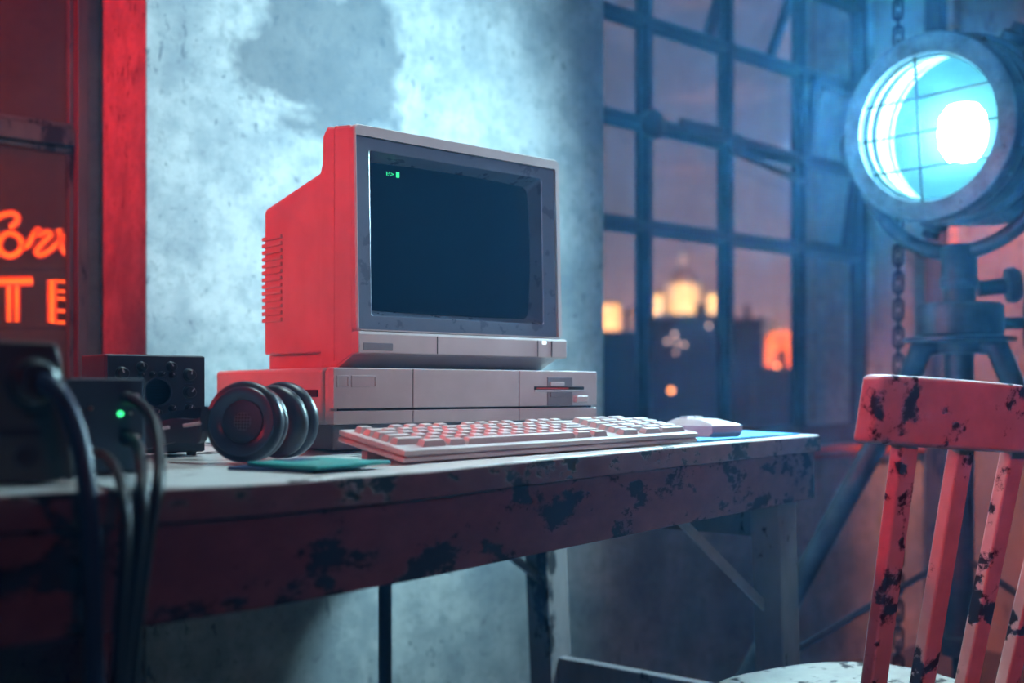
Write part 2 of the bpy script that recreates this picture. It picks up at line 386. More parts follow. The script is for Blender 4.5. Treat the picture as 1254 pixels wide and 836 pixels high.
for a, b, w in (((800, 150), (893, 172), .020), ((832, 149), (884, 160), .022), ((893, 168), (985, 195), .024), ((905, 188), (992, 226), .020), ((985, 196), (1042, 216), .016)):
    mb.bar(wp(*a), wp(*b), .010, w)
mb.build('stay_bars', m_winframe, win, smooth=True, bevel=.002)
mb = MB(); c = wp(801, 152); mb.lathe([(0, -.02), (.034, -.02), (.04, -.01), (.04, .006), (.03, .014), (0, .014)], 20, axis_matrix(c, (0, -1, 0)))
c = wp(902, 178); mb.lathe([(0, -.02), (.03, -.02), (.034, .008), (0, .012)], 20, axis_matrix(c, (0, -1, 0)))
mb.build('latch_hub', m_winframe, win, smooth=True, auto=40)

# ---- left window with two sashes
wl = empty('window_1', (0, 0, 0), kind='structure'); wl['label'] = 'dark framed window on the left with smoked panes'
mb = MB()
def fr(mb, x0, x1, z0, z1, w, y0, y1):
    mb.box((x0, y0, z0), (x1, y1, z0+w)); mb.box((x0, y0, z1-w), (x1, y1, z1)); mb.box((x0, y0, z0+w), (x0+w, y1, z1-w)); mb.box((x1-w, y0, z0+w), (x1, y1, z1-w))
zr = onY(95, 168, YW).z     # meeting rail
fr(mb, LX0, LX1, .70, HEAD, .02, YW-.02, YW+.03)
mb.box((LX0+.02, YW-.01, zr-.02), (LX1-.02, YW+.028, zr+.012))
mb.build('frame', m_wood_frame, wl, smooth=True, bevel=.003)
sx = onY(79, 300, YW+.026).x
for z0, z1 in ((.735, zr-.022), (zr+.014, HEAD-.03)):
    mb = MB(); fr(mb, LX0+.03, LX1-.019, z0, z1, (LX1-.019-sx), YW+.002, YW+.026)
    s = mb.build('sash', m_wood_frame, wl, smooth=True, bevel=.003)
    MB().box((LX0+.04, YW+.012, z0+.01), (sx+.004, YW+.016, z1-.01)).build('pane', m_glass_l, s, smooth=False)

# ------------------------------------------------------------------ table
ALPHA = PHI - math.atan2(1053.0, FPX)
TO = P(1003, 532, FPX*.072/55.0)      # front right top corner
TZ = .75
TR = Matrix.Rotation(ALPHA, 3, 'Z'); TX = TR @ V((1,0,0)); TY = TR @ V((0,1,0))
WARP = [(-.2,0), (0,0), (.45,0), (.75,-.0018), (.93,-.0036), (1.1,-.0025), (1.2,0), (1.33,.0054), (1.75,.012), (2.1,.014)]
def warp(s):
    for (a, va), (b, vb) in zip(WARP[:-1], WARP[1:]):
        if a <= s <= b:
            t = (s-a)/(b-a); t = t*t*(3-2*t)*.35 + t*.65; return va + (vb-va)*t
    return 0
def tloc(p): d = V((p.x, p.y, 0)) - V((TO.x, TO.y, 0)); return d.dot(TX), d.dot(TY)
def tz(p): return TZ + warp(-tloc(p)[0])
def tw(x, y, z=0): return V((TO.x, TO.y, 0)) + TX*x + TY*y + V((0, 0, z))
def on_table(px, py, lift=0):
    Z = 1.2
    for _ in range(12):
        p = P(px, py, Z); Z = FPX*(EYE - tz(p) - lift)/(py-HY)
    p = P(px, py, Z); p.z = tz(p)+lift; return p
TLEN, TDEP, TTH = 1.78, .57, .026
desk = empty('work_table', (TO.x, TO.y, 0), ALPHA, 'long old worktable with flaking white top and dark chipped front board, carrying the computer', 'table')
def warped(mb, x0, x1, y0, y1, z0, z1, n=70, wob=0):
    rows = []
    for i in range(n+1):
        x = x0 + (x1-x0)*i/n; w = warp(-x)
        j = [random.uniform(-wob, wob) for _ in range(4)]
        rows.append([mb.bm.verts.new((x, y0+j[0], z0+w)), mb.bm.verts.new((x, y1, z0+w)), mb.bm.verts.new((x, y1, z1+w)), mb.bm.verts.new((x, y0+j[1], z1+w+j[2]*.4))])
    for a, b in zip(rows[:-1], rows[1:]):
        for k in range(4): mb.bm.faces.new((a[k], b[k], b[(k+1) % 4], a[(k+1) % 4]))
    mb.bm.faces.new(rows[0][::-1]); mb.bm.faces.new(rows[-1])
    return mb
mb = MB(); nb = 3
TOPD = .775
for k in range(nb):
    y0 = TOPD*k/nb; y1 = TOPD*(k+1)/nb-.0012
    warped(mb, -TLEN, 0, y0+(0 if k else 0), y1, TZ-TTH, TZ, 90, .0008 if k == 0 else 0)
top = mb.build('tabletop', m_table, desk, smooth=True, bevel=.002)
# darker painted nosing of the top, seen edge-on
mb = MB(); warped(mb, -TLEN, .0005, -.0025, .0005, TZ-TTH, TZ-.0018, 90, .0005); mb.build('edge_board', m_apron, desk, smooth=True, bevel=.001)
APB = .648
mb = MB(); warped(mb, -TLEN+.02, -.006, .0045, .027, APB, TZ-TTH-.0004, 70); mb.build('front_apron', m_apron, desk, smooth=True, bevel=.002)
mb = MB(); warped(mb, -TLEN+.02, -.02, TDEP-.03, TDEP-.008, APB, TZ-TTH-.001, 70); mb.build('back_apron', m_leg, desk, smooth=True, bevel=.002)
MB().box((-.055, .035, .585), (-.033, TDEP-.04, TZ-TTH-.002)).build('end_board', m_leg, desk, smooth=True, bevel=.002)
def leg(x, y, splay, w=.066, d=.05):
    a = V((x, y, TZ-TTH-.002)); b = V((x+splay, y, 0))
    mb = MB(); mb.bar(b, a, d, w, V((1,0,0)))
    return mb.build('leg', m_leg, desk, smooth=True, bevel=.003)
leg(-.058, .055, .05); leg(-.058, TDEP-.06, .05); leg(-TLEN+.10, .055, -.05); leg(-TLEN+.10, TDEP-.06, -.05)
mb = MB(); mb.bar((-.028, .08, .30), (-.028, TDEP-.085, .30), .022, .055); mb.build('stretcher', m_leg, desk, smooth=True, bevel=.002)
mb = MB(); mb.bar((-TLEN+.07, .08, .30), (-TLEN+.07, TDEP-.085, .30), .022, .055); mb.build('stretcher', m_leg, desk, smooth=True, bevel=.002)
for y in (.062, TDEP-.06):
    mb = MB(); mb.bar((-.46, y, TZ-TTH-.012), (-.064, y, .475), .016, .004, V((0,1,0))); mb.bar((-.066, y, .475), (-.03, y+.02, .475), .012, .012)
    mb.build('folding_brace', m_steel, desk, smooth=True, bevel=.001)
mb = MB(); mb.tube([(-.462, TDEP-.055, TZ-TTH-.004), (-.462, TDEP-.055, 0)], .0105, 14); mb.lathe([(0,0),(.03,0),(.03,.006),(0,.01)], 20, Matrix.Translation((-.462, TDEP-.055, 0)))
mb.build('support_post', m_black, desk, smooth=True, auto=40)

# ------------------------------------------------------------------ desktop computer
ZU = 1.268
uf = P(408, 449.4, ZU); UY = uf.y; UX0 = uf.x; UX1 = onY(731.3, 454.6, UY).x; UZ1 = uf.z; UZ0 = onY(408, 520.7, UY).z; UDEP = onX(264, 453, UX0).y - UY
UW = UX1-UX0
uz = max(tz(V((UX0+UW*i/6, UY+UDEP*k/4, 0))) for i in range(7) for k in range(5)) + .0004
pc = empty('desktop_computer', (UX0, UY, uz), 0, 'flat light grey desktop computer case with a floppy slot, under the monitor', 'computer')
h0, h1 = UZ0-uz, UZ1-uz
def uloc(px, py, y=0):
    p = onY(px, py, UY+y); return p.x-UX0, p.z-uz
seamy = onX(395, 470, UX0).y-UY
MB().box((0, seamy, h0), (UW, UDEP, h1)).build('case', m_plastic, pc, bevel=.006, seg=3)
# front panel: separate blocks with seams
fx = [0, uloc(506, 480)[0], uloc(636, 480)[0], UW]
zs = uloc(415, 501.8)[1]
mb = MB()
mb.box((0, .006, h0), (UW, seamy-.0015, h1))
pn = mb.build('front_panel', m_plastic, pc, bevel=.006, seg=3)
mb = MB()
for a, b in zip(fx[:-1], fx[1:]):
    mb.box((a+.0006, 0, zs+.0014), (b-.0006, .012, h1-.0005)); mb.box((a+.0006, 0, h0+.0005), (b-.0006, .012, zs-.0014))
mb.build('fascia', m_plastic, pn, bevel=.0012)
s0, s1 = uloc(416, 501.8)[0], uloc(726, 497)[0]
MB().box((s0, .0035, zs-.0015), (s1, .0065, zs+.0015)).build('groove', m_slot, pn, smooth=False)
for (pa, pb) in ((412, 427), (430, 460)):
    a, zt = uloc(pa, 459.5); b, zb = uloc(pb, 474); w = .0016
    mb = MB(); z1_, z0_ = zt, zb
    for q in (((a, z0_), (b, z0_+w)), ((a, z1_-w), (b, z1_)), ((a, z0_), (a+w, z1_)), ((b-w, z0_), (b, z1_))): mb.box((q[0][0], -.0016, q[0][1]), (q[1][0], .002, q[1][1]))
    mb.build('badge_frame', m_plastic, pn, bevel=.0005)
# floppy drive
a, z1_ = uloc(654, 473); b, z0_ = uloc(715, 477.3)
drv = MB().box((a, -.0006, z0_), (b, .004, z1_)).build('drive_slot', m_slot, pc, bevel=.0004)
MB().box((a, -.003, z0_-.0022), (b, .002, z0_-.0002)).build('slot_lip', m_plastic, drv, bevel=.0004)
ra, rz1 = uloc(670, 461.5); rb, rz0 = uloc(700.5, 496)
mb = MB(); w = .002
mb.box((ra, -.0012, z1_+.0003), (rb, .001, rz1)); mb.box((ra, -.0012, rz0), (rb, .001, z0_-.0025))
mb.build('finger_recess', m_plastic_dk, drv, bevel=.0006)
ia, iz1 = uloc(673, 467.5); ib, iz0 = uloc(690, 486)
mb = MB(); mb.box((ia, -.0026, z1_+.0006), (ib, .001, iz1)); mb.build('recess_plate', m_plastic, drv, bevel=.0006)
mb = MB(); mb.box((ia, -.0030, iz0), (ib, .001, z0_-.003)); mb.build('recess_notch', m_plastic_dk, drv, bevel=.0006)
MB().box((a+.004, -.0009, z0_+.0012), (b-.03, -.0004, z0_+.0030)).build('shutter_strip', M_plain('red_strip', (.5,.04,.03), .4, 0, .1, 30, 0), drv, smooth=False)
ea, ez1 = uloc(702, 484.5); eb, ez0 = uloc(716.5, 492.5)
MB().box((ea, -.007, ez0), (eb, .002, ez1)).build('eject_button', m_plastic, pc, bevel=.0016)
# side port, base
p1 = onX(374, 477, UX0); p2 = onX(389.5, 486, UX0)
MB().box((-.0015, p2.y-UY, p2.z-uz), (.003, p1.y-UY, p1.z-uz)).build('side_port', m_slot, pc, bevel=.0006)
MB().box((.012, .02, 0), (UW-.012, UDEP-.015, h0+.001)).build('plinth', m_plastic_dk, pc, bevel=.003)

# ------------------------------------------------------------------ CRT monitor
MY = 1.122; LEAN = math.tan(math.radians(1.6))
ml = onY(437.7, 405.3, MY); mr = onY(689.3, 415.5, MY); MX0 = ml.x; MW = mr.x-ml.x
mon = empty('crt_monitor', (MX0, MY, UZ1), 0, 'boxy light grey monitor, dark tube screen with a small green prompt, on the computer', 'monitor')
def mloc(px, py, y=0):
    p = onY(px, py, MY+y); return p.x-MX0, p.z-UZ1
mz = lambda px, py, y=0: mloc(px, py, y)[1]
zlip = mz(437.7, 405.3); zbot = mz(437.7, 434.0); ztop = mz(437, 148.5)
yh = onX(393.2, 300, MX0).y-MY; yse = onX(409, 300, MX0).y-MY; yrear = onX(321.3, 300, MX0).y-MY
zht = onX(412.6, 153.2, MX0).z-UZ1; zhb = onX(393.2, 167.5, MX0).z-UZ1; zr0 = onX(392.5, 211, MX0).z-UZ1; zr1 = onX(321.5, 256, MX0).z-UZ1; zrb = onX(321.5, 434.7, MX0).z-UZ1
def lean(co):
    x, y, z = co; return (x, y + max(0, z-zlip)*LEAN*max(0, 1-max(0, y)/.06), z)
ysil = .012
# red-lit shell: front hood (two shells with a seam)
ins = .002
def side_prism(prof, x0, x1): return MB().prism(prof, x0, x1, lambda a, b, t: V((t, a, b)))
yb_ = onX(412.6, 448.7, MX0).y-MY
ydp = .046; zdp = ztop-.0005 + (zht+.001-ztop)*(ydp-ysil)/(yse-ysil)
shell1 = side_prism([(ydp, .004), (ydp, zdp), (yse-.0006, zht+.001), (yse-.0006, .001), (yb_, .001)], 0, MW)
sh = shell1.build('hood_rim', m_plastic, mon, bevel=.002, seg=2)
sides = MB()
for xa_, xb_ in ((0, .0035), (MW-.0035, MW)):
    sides.prism([(ysil, zbot+.001), (ysil, ztop-.003), (ydp+.001, zdp-.003), (ydp+.001, .004)], xa_, xb_, lambda a, b, t: V((t, a, b)))
sides.prism([(ysil, ztop-.0045), (ysil, ztop-.0005), (ydp+.001, zdp), (ydp+.001, zdp-.004)], .001, MW-.001, lambda a, b, t: V((t, a, b)))
sides.build('front_shell', m_plastic, mon, bevel=.0012, fn=lean)
s2 = side_prism([(yse+.0006, .001), (yse+.0006, zht), (yh-.012, zhb+.012), (yh, zhb), (yh+.001, zr0+.01), (yh+.006, zr0), (yh+.006, .001)], .0012, MW-.0012)
s2.build('hood_shell', m_plastic, mon, bevel=.004, seg=3)
rx = .003
s3 = side_prism([(yh+.002, zrb), (yh+.002, zr0+.002), (yrear-.004, zr1), (yrear, zr1-.006), (yrear, zrb)], rx, MW-rx)
rear = s3.build('rear_shell', m_plastic, mon, bevel=.003, seg=3)
# vent ribs that stand proud of the rear edge
z_top = onX(322, 289, MX0).z-UZ1; z_bot = onX(322, 397, MX0).z-UZ1; nrib = 13
yv0 = onX(343, 340, MX0).y-MY
mb = MB()
for k in range(nrib):
    z = z_bot + (z_top-z_bot)*(k+.5)/nrib; hh = (z_top-z_bot)/nrib*.28
    mb.box((rx-.0028, yv0, z-hh), (MW-rx+.0028, yrear+.0024, z+hh))
mb.build('vent_ribs', m_plastic, rear, bevel=.0008)
yb0 = onX(391, 440, MX0).y-MY; yb1 = onX(329, 440, MX0+.012).y-MY
MB().box((.012, .05, 0), (MW-.012, yb1, zrb+.004)).build('base', m_plastic, mon, bevel=.003)
# front frame: silver surround with inner dark frame
def ring(mb, out, inn, y0, y1):
    """rectangular ring between two (x0,z0,x1,z1) rectangles"""
    (a0, b0, a1, b1), (c0, d0, c1, d1) = out, inn
    mb.box((a0, y0, b0), (a1, y1, d0)); mb.box((a0, y0, d1), (a1, y1, b1)); mb.box((a0, y0, d0), (c0, y1, d1)); mb.box((c1, y0, d0), (a1, y1, d1))
def quadring(mb, O, I, yO, yI):
    o = [mb.bm.verts.new((x, yO, z)) for x, z in O]; i = [mb.bm.verts.new((x, yI, z)) for x, z in I]
    n = len(o)
    for k in range(n): mb.bm.faces.new((o[k], o[(k+1) % n], i[(k+1) % n], i[k]))
def rrect(x0, z0, x1, z1, r, n=5):
    out = []
    for cx_, cz_, a0 in ((x1-r, z0+r, -90), (x1-r, z1-r, 0), (x0+r, z1-r, 90), (x0+r, z0+r, 180)):
        for k in range(n+1):
            a = math.radians(a0+90*k/n); out.append((cx_+r*math.cos(a), cz_+r*math.sin(a)))
    return out
ix0, iz1 = mloc(440.0, 163); ix1 = mloc(684.2, 300)[0]; iz0 = mz(440.5, 402.5)
o_ = rrect(0, zlip, MW, ztop, .007); i_ = rrect(ix0, iz0, ix1, iz1, .002)
o_back = rrect(0, zlip, MW, ztop, .007); o_in = rrect(.0015, zlip+.0015, MW-.0015, ztop-.0015, .006)
mb = MB(); quadring(mb, o_back, o_back, ysil, .003); quadring(mb, o_back, o_in, .003, 0); quadring(mb, o_in, i_, 0, 0); quadring(mb, i_, i_, 0, .010)
mb.build('surround', m_plastic, mon, smooth=True, auto=30, fn=lean)
# dark inner frame, bevelled in to the tube
sx0, sz1 = mloc(457.5, 181); sx1, _ = mloc(669.5, 250); sz0 = mz(461.5, 387)
D = .0042
O = rrect(ix0+.0004, iz0+.0004, ix1-.0004, iz1-.0004, .002); I = rrect(sx0, sz0, sx1, sz1, .003)
tube0 = (sx0+.0055, sz0+.0095, sx1-.0055, sz1-.0105)
I2 = rrect(*tube0, .010)
mb = MB(); quadring(mb, O, O, .012, D); quadring(mb, O, I, D, D+.0008); bz_ = mb.build('inner_frame', m_bezel, mon, smooth=True, auto=25, fn=lean)
I3 = rrect(sx0+.001, sz0+.001, sx1-.001, sz1-.001, .003)
mb = MB(); quadring(mb, I, I3, D+.0008, D+.0014); quadring(mb, I3, I2, D+.0014, .034); mb.build('bezel_slope', m_bezel, bz_, smooth=True, auto=25, fn=lean)
mb = MB(); nx, nz = 28, 20; cx_, cz_ = (tube0[0]+tube0[2])/2, (tube0[1]+tube0[3])/2; hx, hz = (tube0[2]-tube0[0])/2+.002, (tube0[3]-tube0[1])/2+.002
grid = [[None]*(nz+1) for _ in range(nx+1)]
def scr_y(u, v): return .021 + .013*(.55*u*u + .45*v*v)
for i in range(nx+1):
    for k in range(nz+1):
        u = -1+2*i/nx; v = -1+2*k/nz
        grid[i][k] = mb.bm.verts.new((cx_+hx*u, scr_y(u, v), cz_+hz*v))
for i in range(nx):
    for k in range(nz): mb.bm.faces.new((grid[i][k], grid[i+1][k], grid[i+1][k+1], grid[i][k+1]))
scr = mb.build('screen', m_screen, mon, smooth=True, fn=lean, label='dark curved tube glass with a green prompt')
# prompt
px_, pz_ = mloc(475.5, 214, .026)
pxe = mloc(486.5, 214, .026)[0]
RX = Matrix.Rotation(PI/2, 4, 'X')
ty = scr_y((px_-cx_)/hx, (pz_-cz_)/hz); ty = ty - .0012 + (pz_-zlip)*LEAN*max(0, 1-ty/.06)
t = text_obj('prompt', 'I:\\>', .0088, m_green, scr, Matrix.Translation((px_, ty, pz_)) @ Matrix.Diagonal((1.0, 1, .8, 1)) @ RX, .0002)
bx0 = mloc(487.6, 214, .026)[0]; bx1 = mloc(491.4, 214, .026)[0]
MB().box((bx0, ty-.0004, pz_-.0008), (bx1, ty, pz_+.0062)).build('cursor_block', m_green, scr, smooth=False)
# lower control strip
yb2 = .0
lx0, lx1 = -.0008, MW+.0045
zl2 = mz(690, 440.5)
strip = side_prism([(-.004, zbot+.002), (-.004, zlip-.002), (-.001, zlip+.0004), (ysil, zlip+.0004), (ysil, zbot)], lx0, lx1).build('control_strip', m_plastic, mon, bevel=.002, seg=3)
# underside slope back to the base
side_prism([(ysil, zbot), (ysil, zbot+.004), (.07, .006), (.07, .0005), (yb_, .0005)], .001, MW-.001).build('underside', m_plastic, mon, bevel=.001)
def seam(px): 
    x = mloc(px, 420, -.004)[0]; MB().box((x-.0006, -.0046, zbot+.003), (x+.0006, -.0030, zlip-.003)).build('seam', m_slot, strip, smooth=False)
for px in (535.5, 658.5, 675.5): seam(px)
fa, fz1 = mloc(444.5, 419, -.004); fb, fz0 = mloc(481, 429.5, -.004)
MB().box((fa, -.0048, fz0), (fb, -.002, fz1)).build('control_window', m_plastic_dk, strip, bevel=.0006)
la, lz1 = mloc(664, 417.5, -.004); lb, lz0 = mloc(668.5, 421.5, -.004)
MB().box((la, -.0052, lz0), (lb, -.003, lz1)).build('power_light', m_led_w, strip, bevel=.0004)

# ------------------------------------------------------------------ keyboard
kf = on_table(494, 568.2, .0012); kr = on_table(854, 541.6, .0012)
kd = V((kr.x-kf.x, kr.y-kf.y, 0)); KW = kd.length; kang = math.atan2(kd.y, kd.x); kx = kd.normalized(); ky = V((-kx.y, kx.x, 0))
# depth and tilt from the rear left corner
best = None
for i in range(60, 200):
    L = i/1000; p = kf + ky*L; Z = p.dot(FW); px = CX+FPX*p.dot(RT)/Z
    if best is None or abs(px-413) < best[0]: best = (abs(px-413), L, EYE+(HY-541)/FPX*Z)
KD = best[1]; krise = best[2]-kf.z; KT = math.atan2(krise, KD); KL = math.hypot(KD, krise)
kb = empty('keyboard', kf, kang, 'wide light grey computer keyboard tilted on its feet in front of the monitor', 'keyboard')
slope = math.atan2(kr.z-kf.z, KW)
KM = Matrix.Rotation(-slope, 4, 'Y') @ Matrix.Rotation(KT, 4, 'X')
KH = .0135
mb = MB(); mb.box((0, 0, .0005), (KW, KL, KH*.47)); mb.xf(KM).build('lower_shell', m_plastic, kb, bevel=.0022)
mb = MB(); mb.box((.0004, .0004, KH*.47+.0012), (KW-.0004, KL-.0004, KH)); mb.box((.004, .004, KH*.47-.001), (KW-.004, KL-.004, KH*.47+.002))
mb.xf(KM).build('upper_shell', m_plastic, kb, bevel=.0022)
for x in (.022, KW-.06):
    q = KM @ V((x, KL-.018, .001))
    mb = MB(); mb.box((x, q.y-.005, -.0005+slope*x), (x+.030, q.y+.005, q.z+.001)); mb.build('tilt_foot', m_plastic, kb, bevel=.001)
def kpx(px, v, zoff=KH):
    """local x along the keyboard whose image column is px, at depth v"""
    lo, hi = -.2, KW+.3
    for _ in range(40):
        m_ = (lo+hi)/2; q = KM @ V((m_, v, zoff)); w = kf + kx*q.x + ky*q.y; 
        if CX+FPX*w.dot(RT)/w.dot(FW) < px: lo = m_
        else: hi = m_
    return lo
kmesh = {}
KEYH = .0072
def key(x0, x1, v, d, h=KEYH, gap=.0018):
    w = round(x1-x0, 4); kk = (w, round(d, 4), h)
    if kk not in kmesh:
        mb = MB(); bm = mb.bm; g = gap/2; t = min(.0036, w*.2); 
        lo = [(g, g), (w-g, g), (w-g, d-g), (g, d-g)]; hi = [(g+t, g+.0016), (w-g-t, g+.0016), (w-g-t, d-g-.0022), (g+t, d-g-.0022)]
        A = [bm.verts.new((x, y, 0)) for x, y in lo]; B = [bm.verts.new((x, y, h)) for x, y in hi]
        bm.faces.new(A[::-1]); bm.faces.new(B)
        for k in range(4): bm.faces.new((A[k], A[(k+1) % 4], B[(k+1) % 4], B[k]))
        o = mb.build('key', m_plastic, kb, bevel=.0006, seg=2); kmesh[kk] = o
    else:
        o = kmesh[kk].copy(); C.objects.link(o); o.parent = kb
    o.matrix_local = KM @ Matrix.Translation((x0, v, KH-.0006))
    return o
v0 = KL*.085; rp = (KL*.90-v0)/6.0
xa = kpx(481.5, v0+rp*1.3); xb = kpx(741.5, v0+rp*.4)
pit = (xb-xa)/15.0
g0 = lambda a, b, r: key(a, b, v0+rp*r, rp*.94)
# front row with the space bar
for pa, pb in ((514, 545), (546, 569), (569, 703), (703, 723), (724, 742.5)):
    g0(kpx(pa, v0+rp*.3), kpx(pb, v0+rp*.3), 0)
rows = {1: [2.0]+[1]*10+[1.0, 2.0], 2: [1.75]+[1]*11+[2.25], 3: [1.5]+[1]*12+[1.5], 4: [1]*13+[2], 5: [1]*15}
for r, ws in rows.items():
    x = xa
    for i, w in enumerate(ws):
        if r == 5 and i in (1, 6, 11): x += w*pit; continue
        g0(x, x+w*pit, r); x += w*pit
na = kpx(757, v0+rp*.5); nbx = KW-.016; npit = (nbx-na)/4
for r in range(6):
    if r == 0:
        g0(na, na+npit, 0); g0(na+npit*1.35, na+npit*2.4, 0); g0(na+npit*2.4, na+npit*4, 0); continue
    for c_ in range(4):
        if r == 5 and c_ == 3: continue
        g0(na+npit*c_, na+npit*(c_+1), r)

# ------------------------------------------------------------------ mouse and pad
padc = tw(-.03, .022)
pad = None
mb = MB(); pw, pdp = .33, .155; nx, ny = 16, 8
def padz(x, y): return tz(tw(x, y)) + .0006 + .006*max(0, (y-.03)/.14)**1.6 * max(0, min(1, (x+.36)/.25))
outl = []
g = [[None]*(ny+1) for _ in range(nx+1)]; g2 = [[None]*(ny+1) for _ in range(nx+1)]
for i in range(nx+1):
    for k in range(ny+1):
        fx_, fy_ = i/nx, k/ny; x = -.032-pw*(1-fx_); y = .020+pdp*fy_
        # rounded corners
        z = padz(x, y); g[i][k] = mb.bm.verts.new((x, y, z)); g2[i][k] = mb.bm.verts.new((x, y, z+.0022))
for i in range(nx):
    for k in range(ny):
        mb.bm.faces.new((g2[i][k], g2[i+1][k], g2[i+1][k+1], g2[i][k+1])); mb.bm.faces.new((g[i][k], g[i][k+1], g[i+1][k+1], g[i+1][k]))
for i in range(nx): mb.bm.faces.new((g[i][0], g[i+1][0], g2[i+1][0], g2[i][0])); mb.bm.faces.new((g[i][ny], g2[i][ny], g2[i+1][ny], g[i+1][ny]))
for k in range(ny): mb.bm.faces.new((g[0][k], g2[0][k], g2[0][k+1], g[0][k+1])); mb.bm.faces.new((g[nx][k], g[nx][k+1], g2[nx][k+1], g2[nx][k]))
pad = mb.build('mouse_pad', m_pad, None, smooth=True, auto=40); pad.location = (TO.x, TO.y, 0); pad.rotation_euler = (0, 0, ALPHA)
tag(pad, 'thin bright blue mouse pad at the end of the worktable under the mouse', 'mouse pad')
mp_ = on_table(872, 534.5, .004)
MANG = PHI - math.radians(56)
mx_, my_ = tloc(mp_)
mouse = empty('computer_mouse', (mp_.x, mp_.y, padz(mx_, my_)+.0024), MANG, 'boxy light grey two-button mouse lying on the blue pad beside the keyboard', 'mouse')
MWd, MLn = .062, .112
# local x to the right, y away; palm end at y=0
def mprism(prof, x0, x1): return MB().prism(prof, x0, x1, lambda a, b, t: V((t, a, b)))
mprism([(.006, 0), (0, .006), (0, .0105), (MLn, .0105), (MLn, .006), (MLn-.006, 0)], 0, MWd).build('lower_body', m_plastic, mouse, bevel=.0015)
mb = MB(); bm = mb.bm
A = [(0,0), (MWd,0), (MWd,MLn), (0,MLn)]; zt = [.0205, .0205, .020, .020]
lo = [bm.verts.new((x, y, .0076)) for x, y in A]
c1 = [bm.verts.new((x, y, z)) for (x, y), z in zip(((0,0), (MWd,0), (MWd,MLn), (0,MLn)), (.0165,.0165,.0145,.0145))]
tpp = [bm.verts.new((x, y, z)) for x, y, z in ((.004, .002, .018), (MWd-.004, .002, .018), (MWd-.012, .040, .0255), (.012, .040, .0255), (MWd-.012, MLn-.022, .0255), (.012, MLn-.022, .0255), (MWd-.006, MLn-.002, .0165), (.006, MLn-.002, .0165))]
bm.faces.new(lo[::-1])
for k in range(4): bm.faces.new((lo[k], lo[(k+1) % 4], c1[(k+1) % 4], c1[k]))
bm.faces.new((tpp[0], tpp[1], tpp[2], tpp[3])); bm.faces.new((tpp[3], tpp[2], tpp[4], tpp[5])); bm.faces.new((tpp[5], tpp[4], tpp[6], tpp[7]))
bm.faces.new((c1[0], c1[1], tpp[1], tpp[0])); bm.faces.new((c1[1], c1[2], tpp[6], tpp[4], tpp[2], tpp[1])); bm.faces.new((c1[2], c1[3], tpp[7], tpp[6])); bm.faces.new((c1[3], c1[0], tpp[0], tpp[3], tpp[5], tpp[7]))
mb.build('upper_body', m_plastic, mouse, bevel=.0012)
for x in (.0145, .0325):
    MB().box((x, MLn-.044, .025), (x+.015, MLn-.028, .0282)).build('button', m_plastic, mouse, bevel=.0008)

# ------------------------------------------------------------------ floppy disks
def disk(name, px, py, ang, m, label, lift, w=.094):
    p = on_table(px, py, lift)
    r = empty(name, p, ang, label, 'floppy disk', 'floppy disks by the headphones')
    mb = MB(); mb.box((-w/2, -w/2, 0), (w/2, w/2, .0034)); mb.build('shell', m, r, bevel=.001)
    MB().box((-w*.16, w*.22, .0032), (w*.22, w*.5+.0004, .0040)).build('shutter', m_navy if m is m_teal else m_teal, r, bevel=.0004)
    MB().box((-w*.36, -w*.46, .0033), (w*.36, w*.02, .0037)).build('sticker', m, r, bevel=.0002)
    return r
disk('floppy_disk', 366, 573.5, ALPHA+.26, m_navy, 'dark blue floppy disk, under the teal one near the table edge', .0004)
disk('floppy_disk', 391, 569.0, ALPHA+.02, m_teal, 'teal floppy disk on top of the dark blue one', .0046)

# ------------------------------------------------------------------ headphones
hp_c = P(302, 515, 1.125); hz0 = tz(hp_c)
hp = empty('headphones', (hp_c.x, hp_c.y, hz0), 0, 'black over-ear headphones standing on their ear cups left of the computer', 'headphones')
toc = -(FW + RT*((302-CX)/FPX)).normalized()
lft = V((-toc.y, toc.x, 0)); lft = lft if lft.dot(-RT) > 0 else -lft
axis = (toc*math.cos(math.radians(24)) + lft*math.sin(math.radians(24)) + V((0,0,.10))).normalized()
RC = .0415
def cup(center, ax, face_out):
    """center local to headphones; ax points out of the cup, away from the ear"""
    M = axis_matrix(center, ax)
    c_ = MB().lathe([(0, -.006), (.034, -.006), (.0395, -.003), (RC, .001), (RC, .007), (.0395, .0105), (.036, .012), (.0345, .0125), (.033, .0112), (.0225, .0076), (.0215, .0105), (0, .0105)], 56, M).build('ear_cup', m_hp, hp, smooth=True, auto=38)
    if face_out:
        MB().lathe([(.0355, .0118), (.0345, .0135), (.031, .0138), (.0235, .0112), (.0222, .0092)], 56, M).build('trim_ring', m_hp_rim, c_, smooth=True, auto=50)
        g_ = MB().lathe([(.0225, .0076), (.016, .0103), (0, .0108)], 48).build('grille', m_grille, c_, smooth=True); g_.matrix_local = M
    pd = MB(); pd.lathe([(.018, -.006), (.018, -.018), (.022, -.0225), (.030, -.0232), (.037, -.0205), (.0395, -.014), (.0385, -.008), (.034, -.006)], 56, M); pd.build('ear_pad', m_leather, c_, smooth=True)
    MB().lathe([(0, -.010), (.019, -.010), (.019, -.011), (0, -.0112)], 32, M).build('driver_cloth', m_black, c_, smooth=True, auto=40)
    return M
cA = V((0, 0, RC+.0008)) ; cup(cA, axis, True)
w2 = P(346, 512, 1.195) - V((hp_c.x, hp_c.y, hz0)); w2.z = RC+.0008
ax2 = (-axis + V((0,0,.2)) - lft*.25).normalized()
cup(w2, ax2, False)
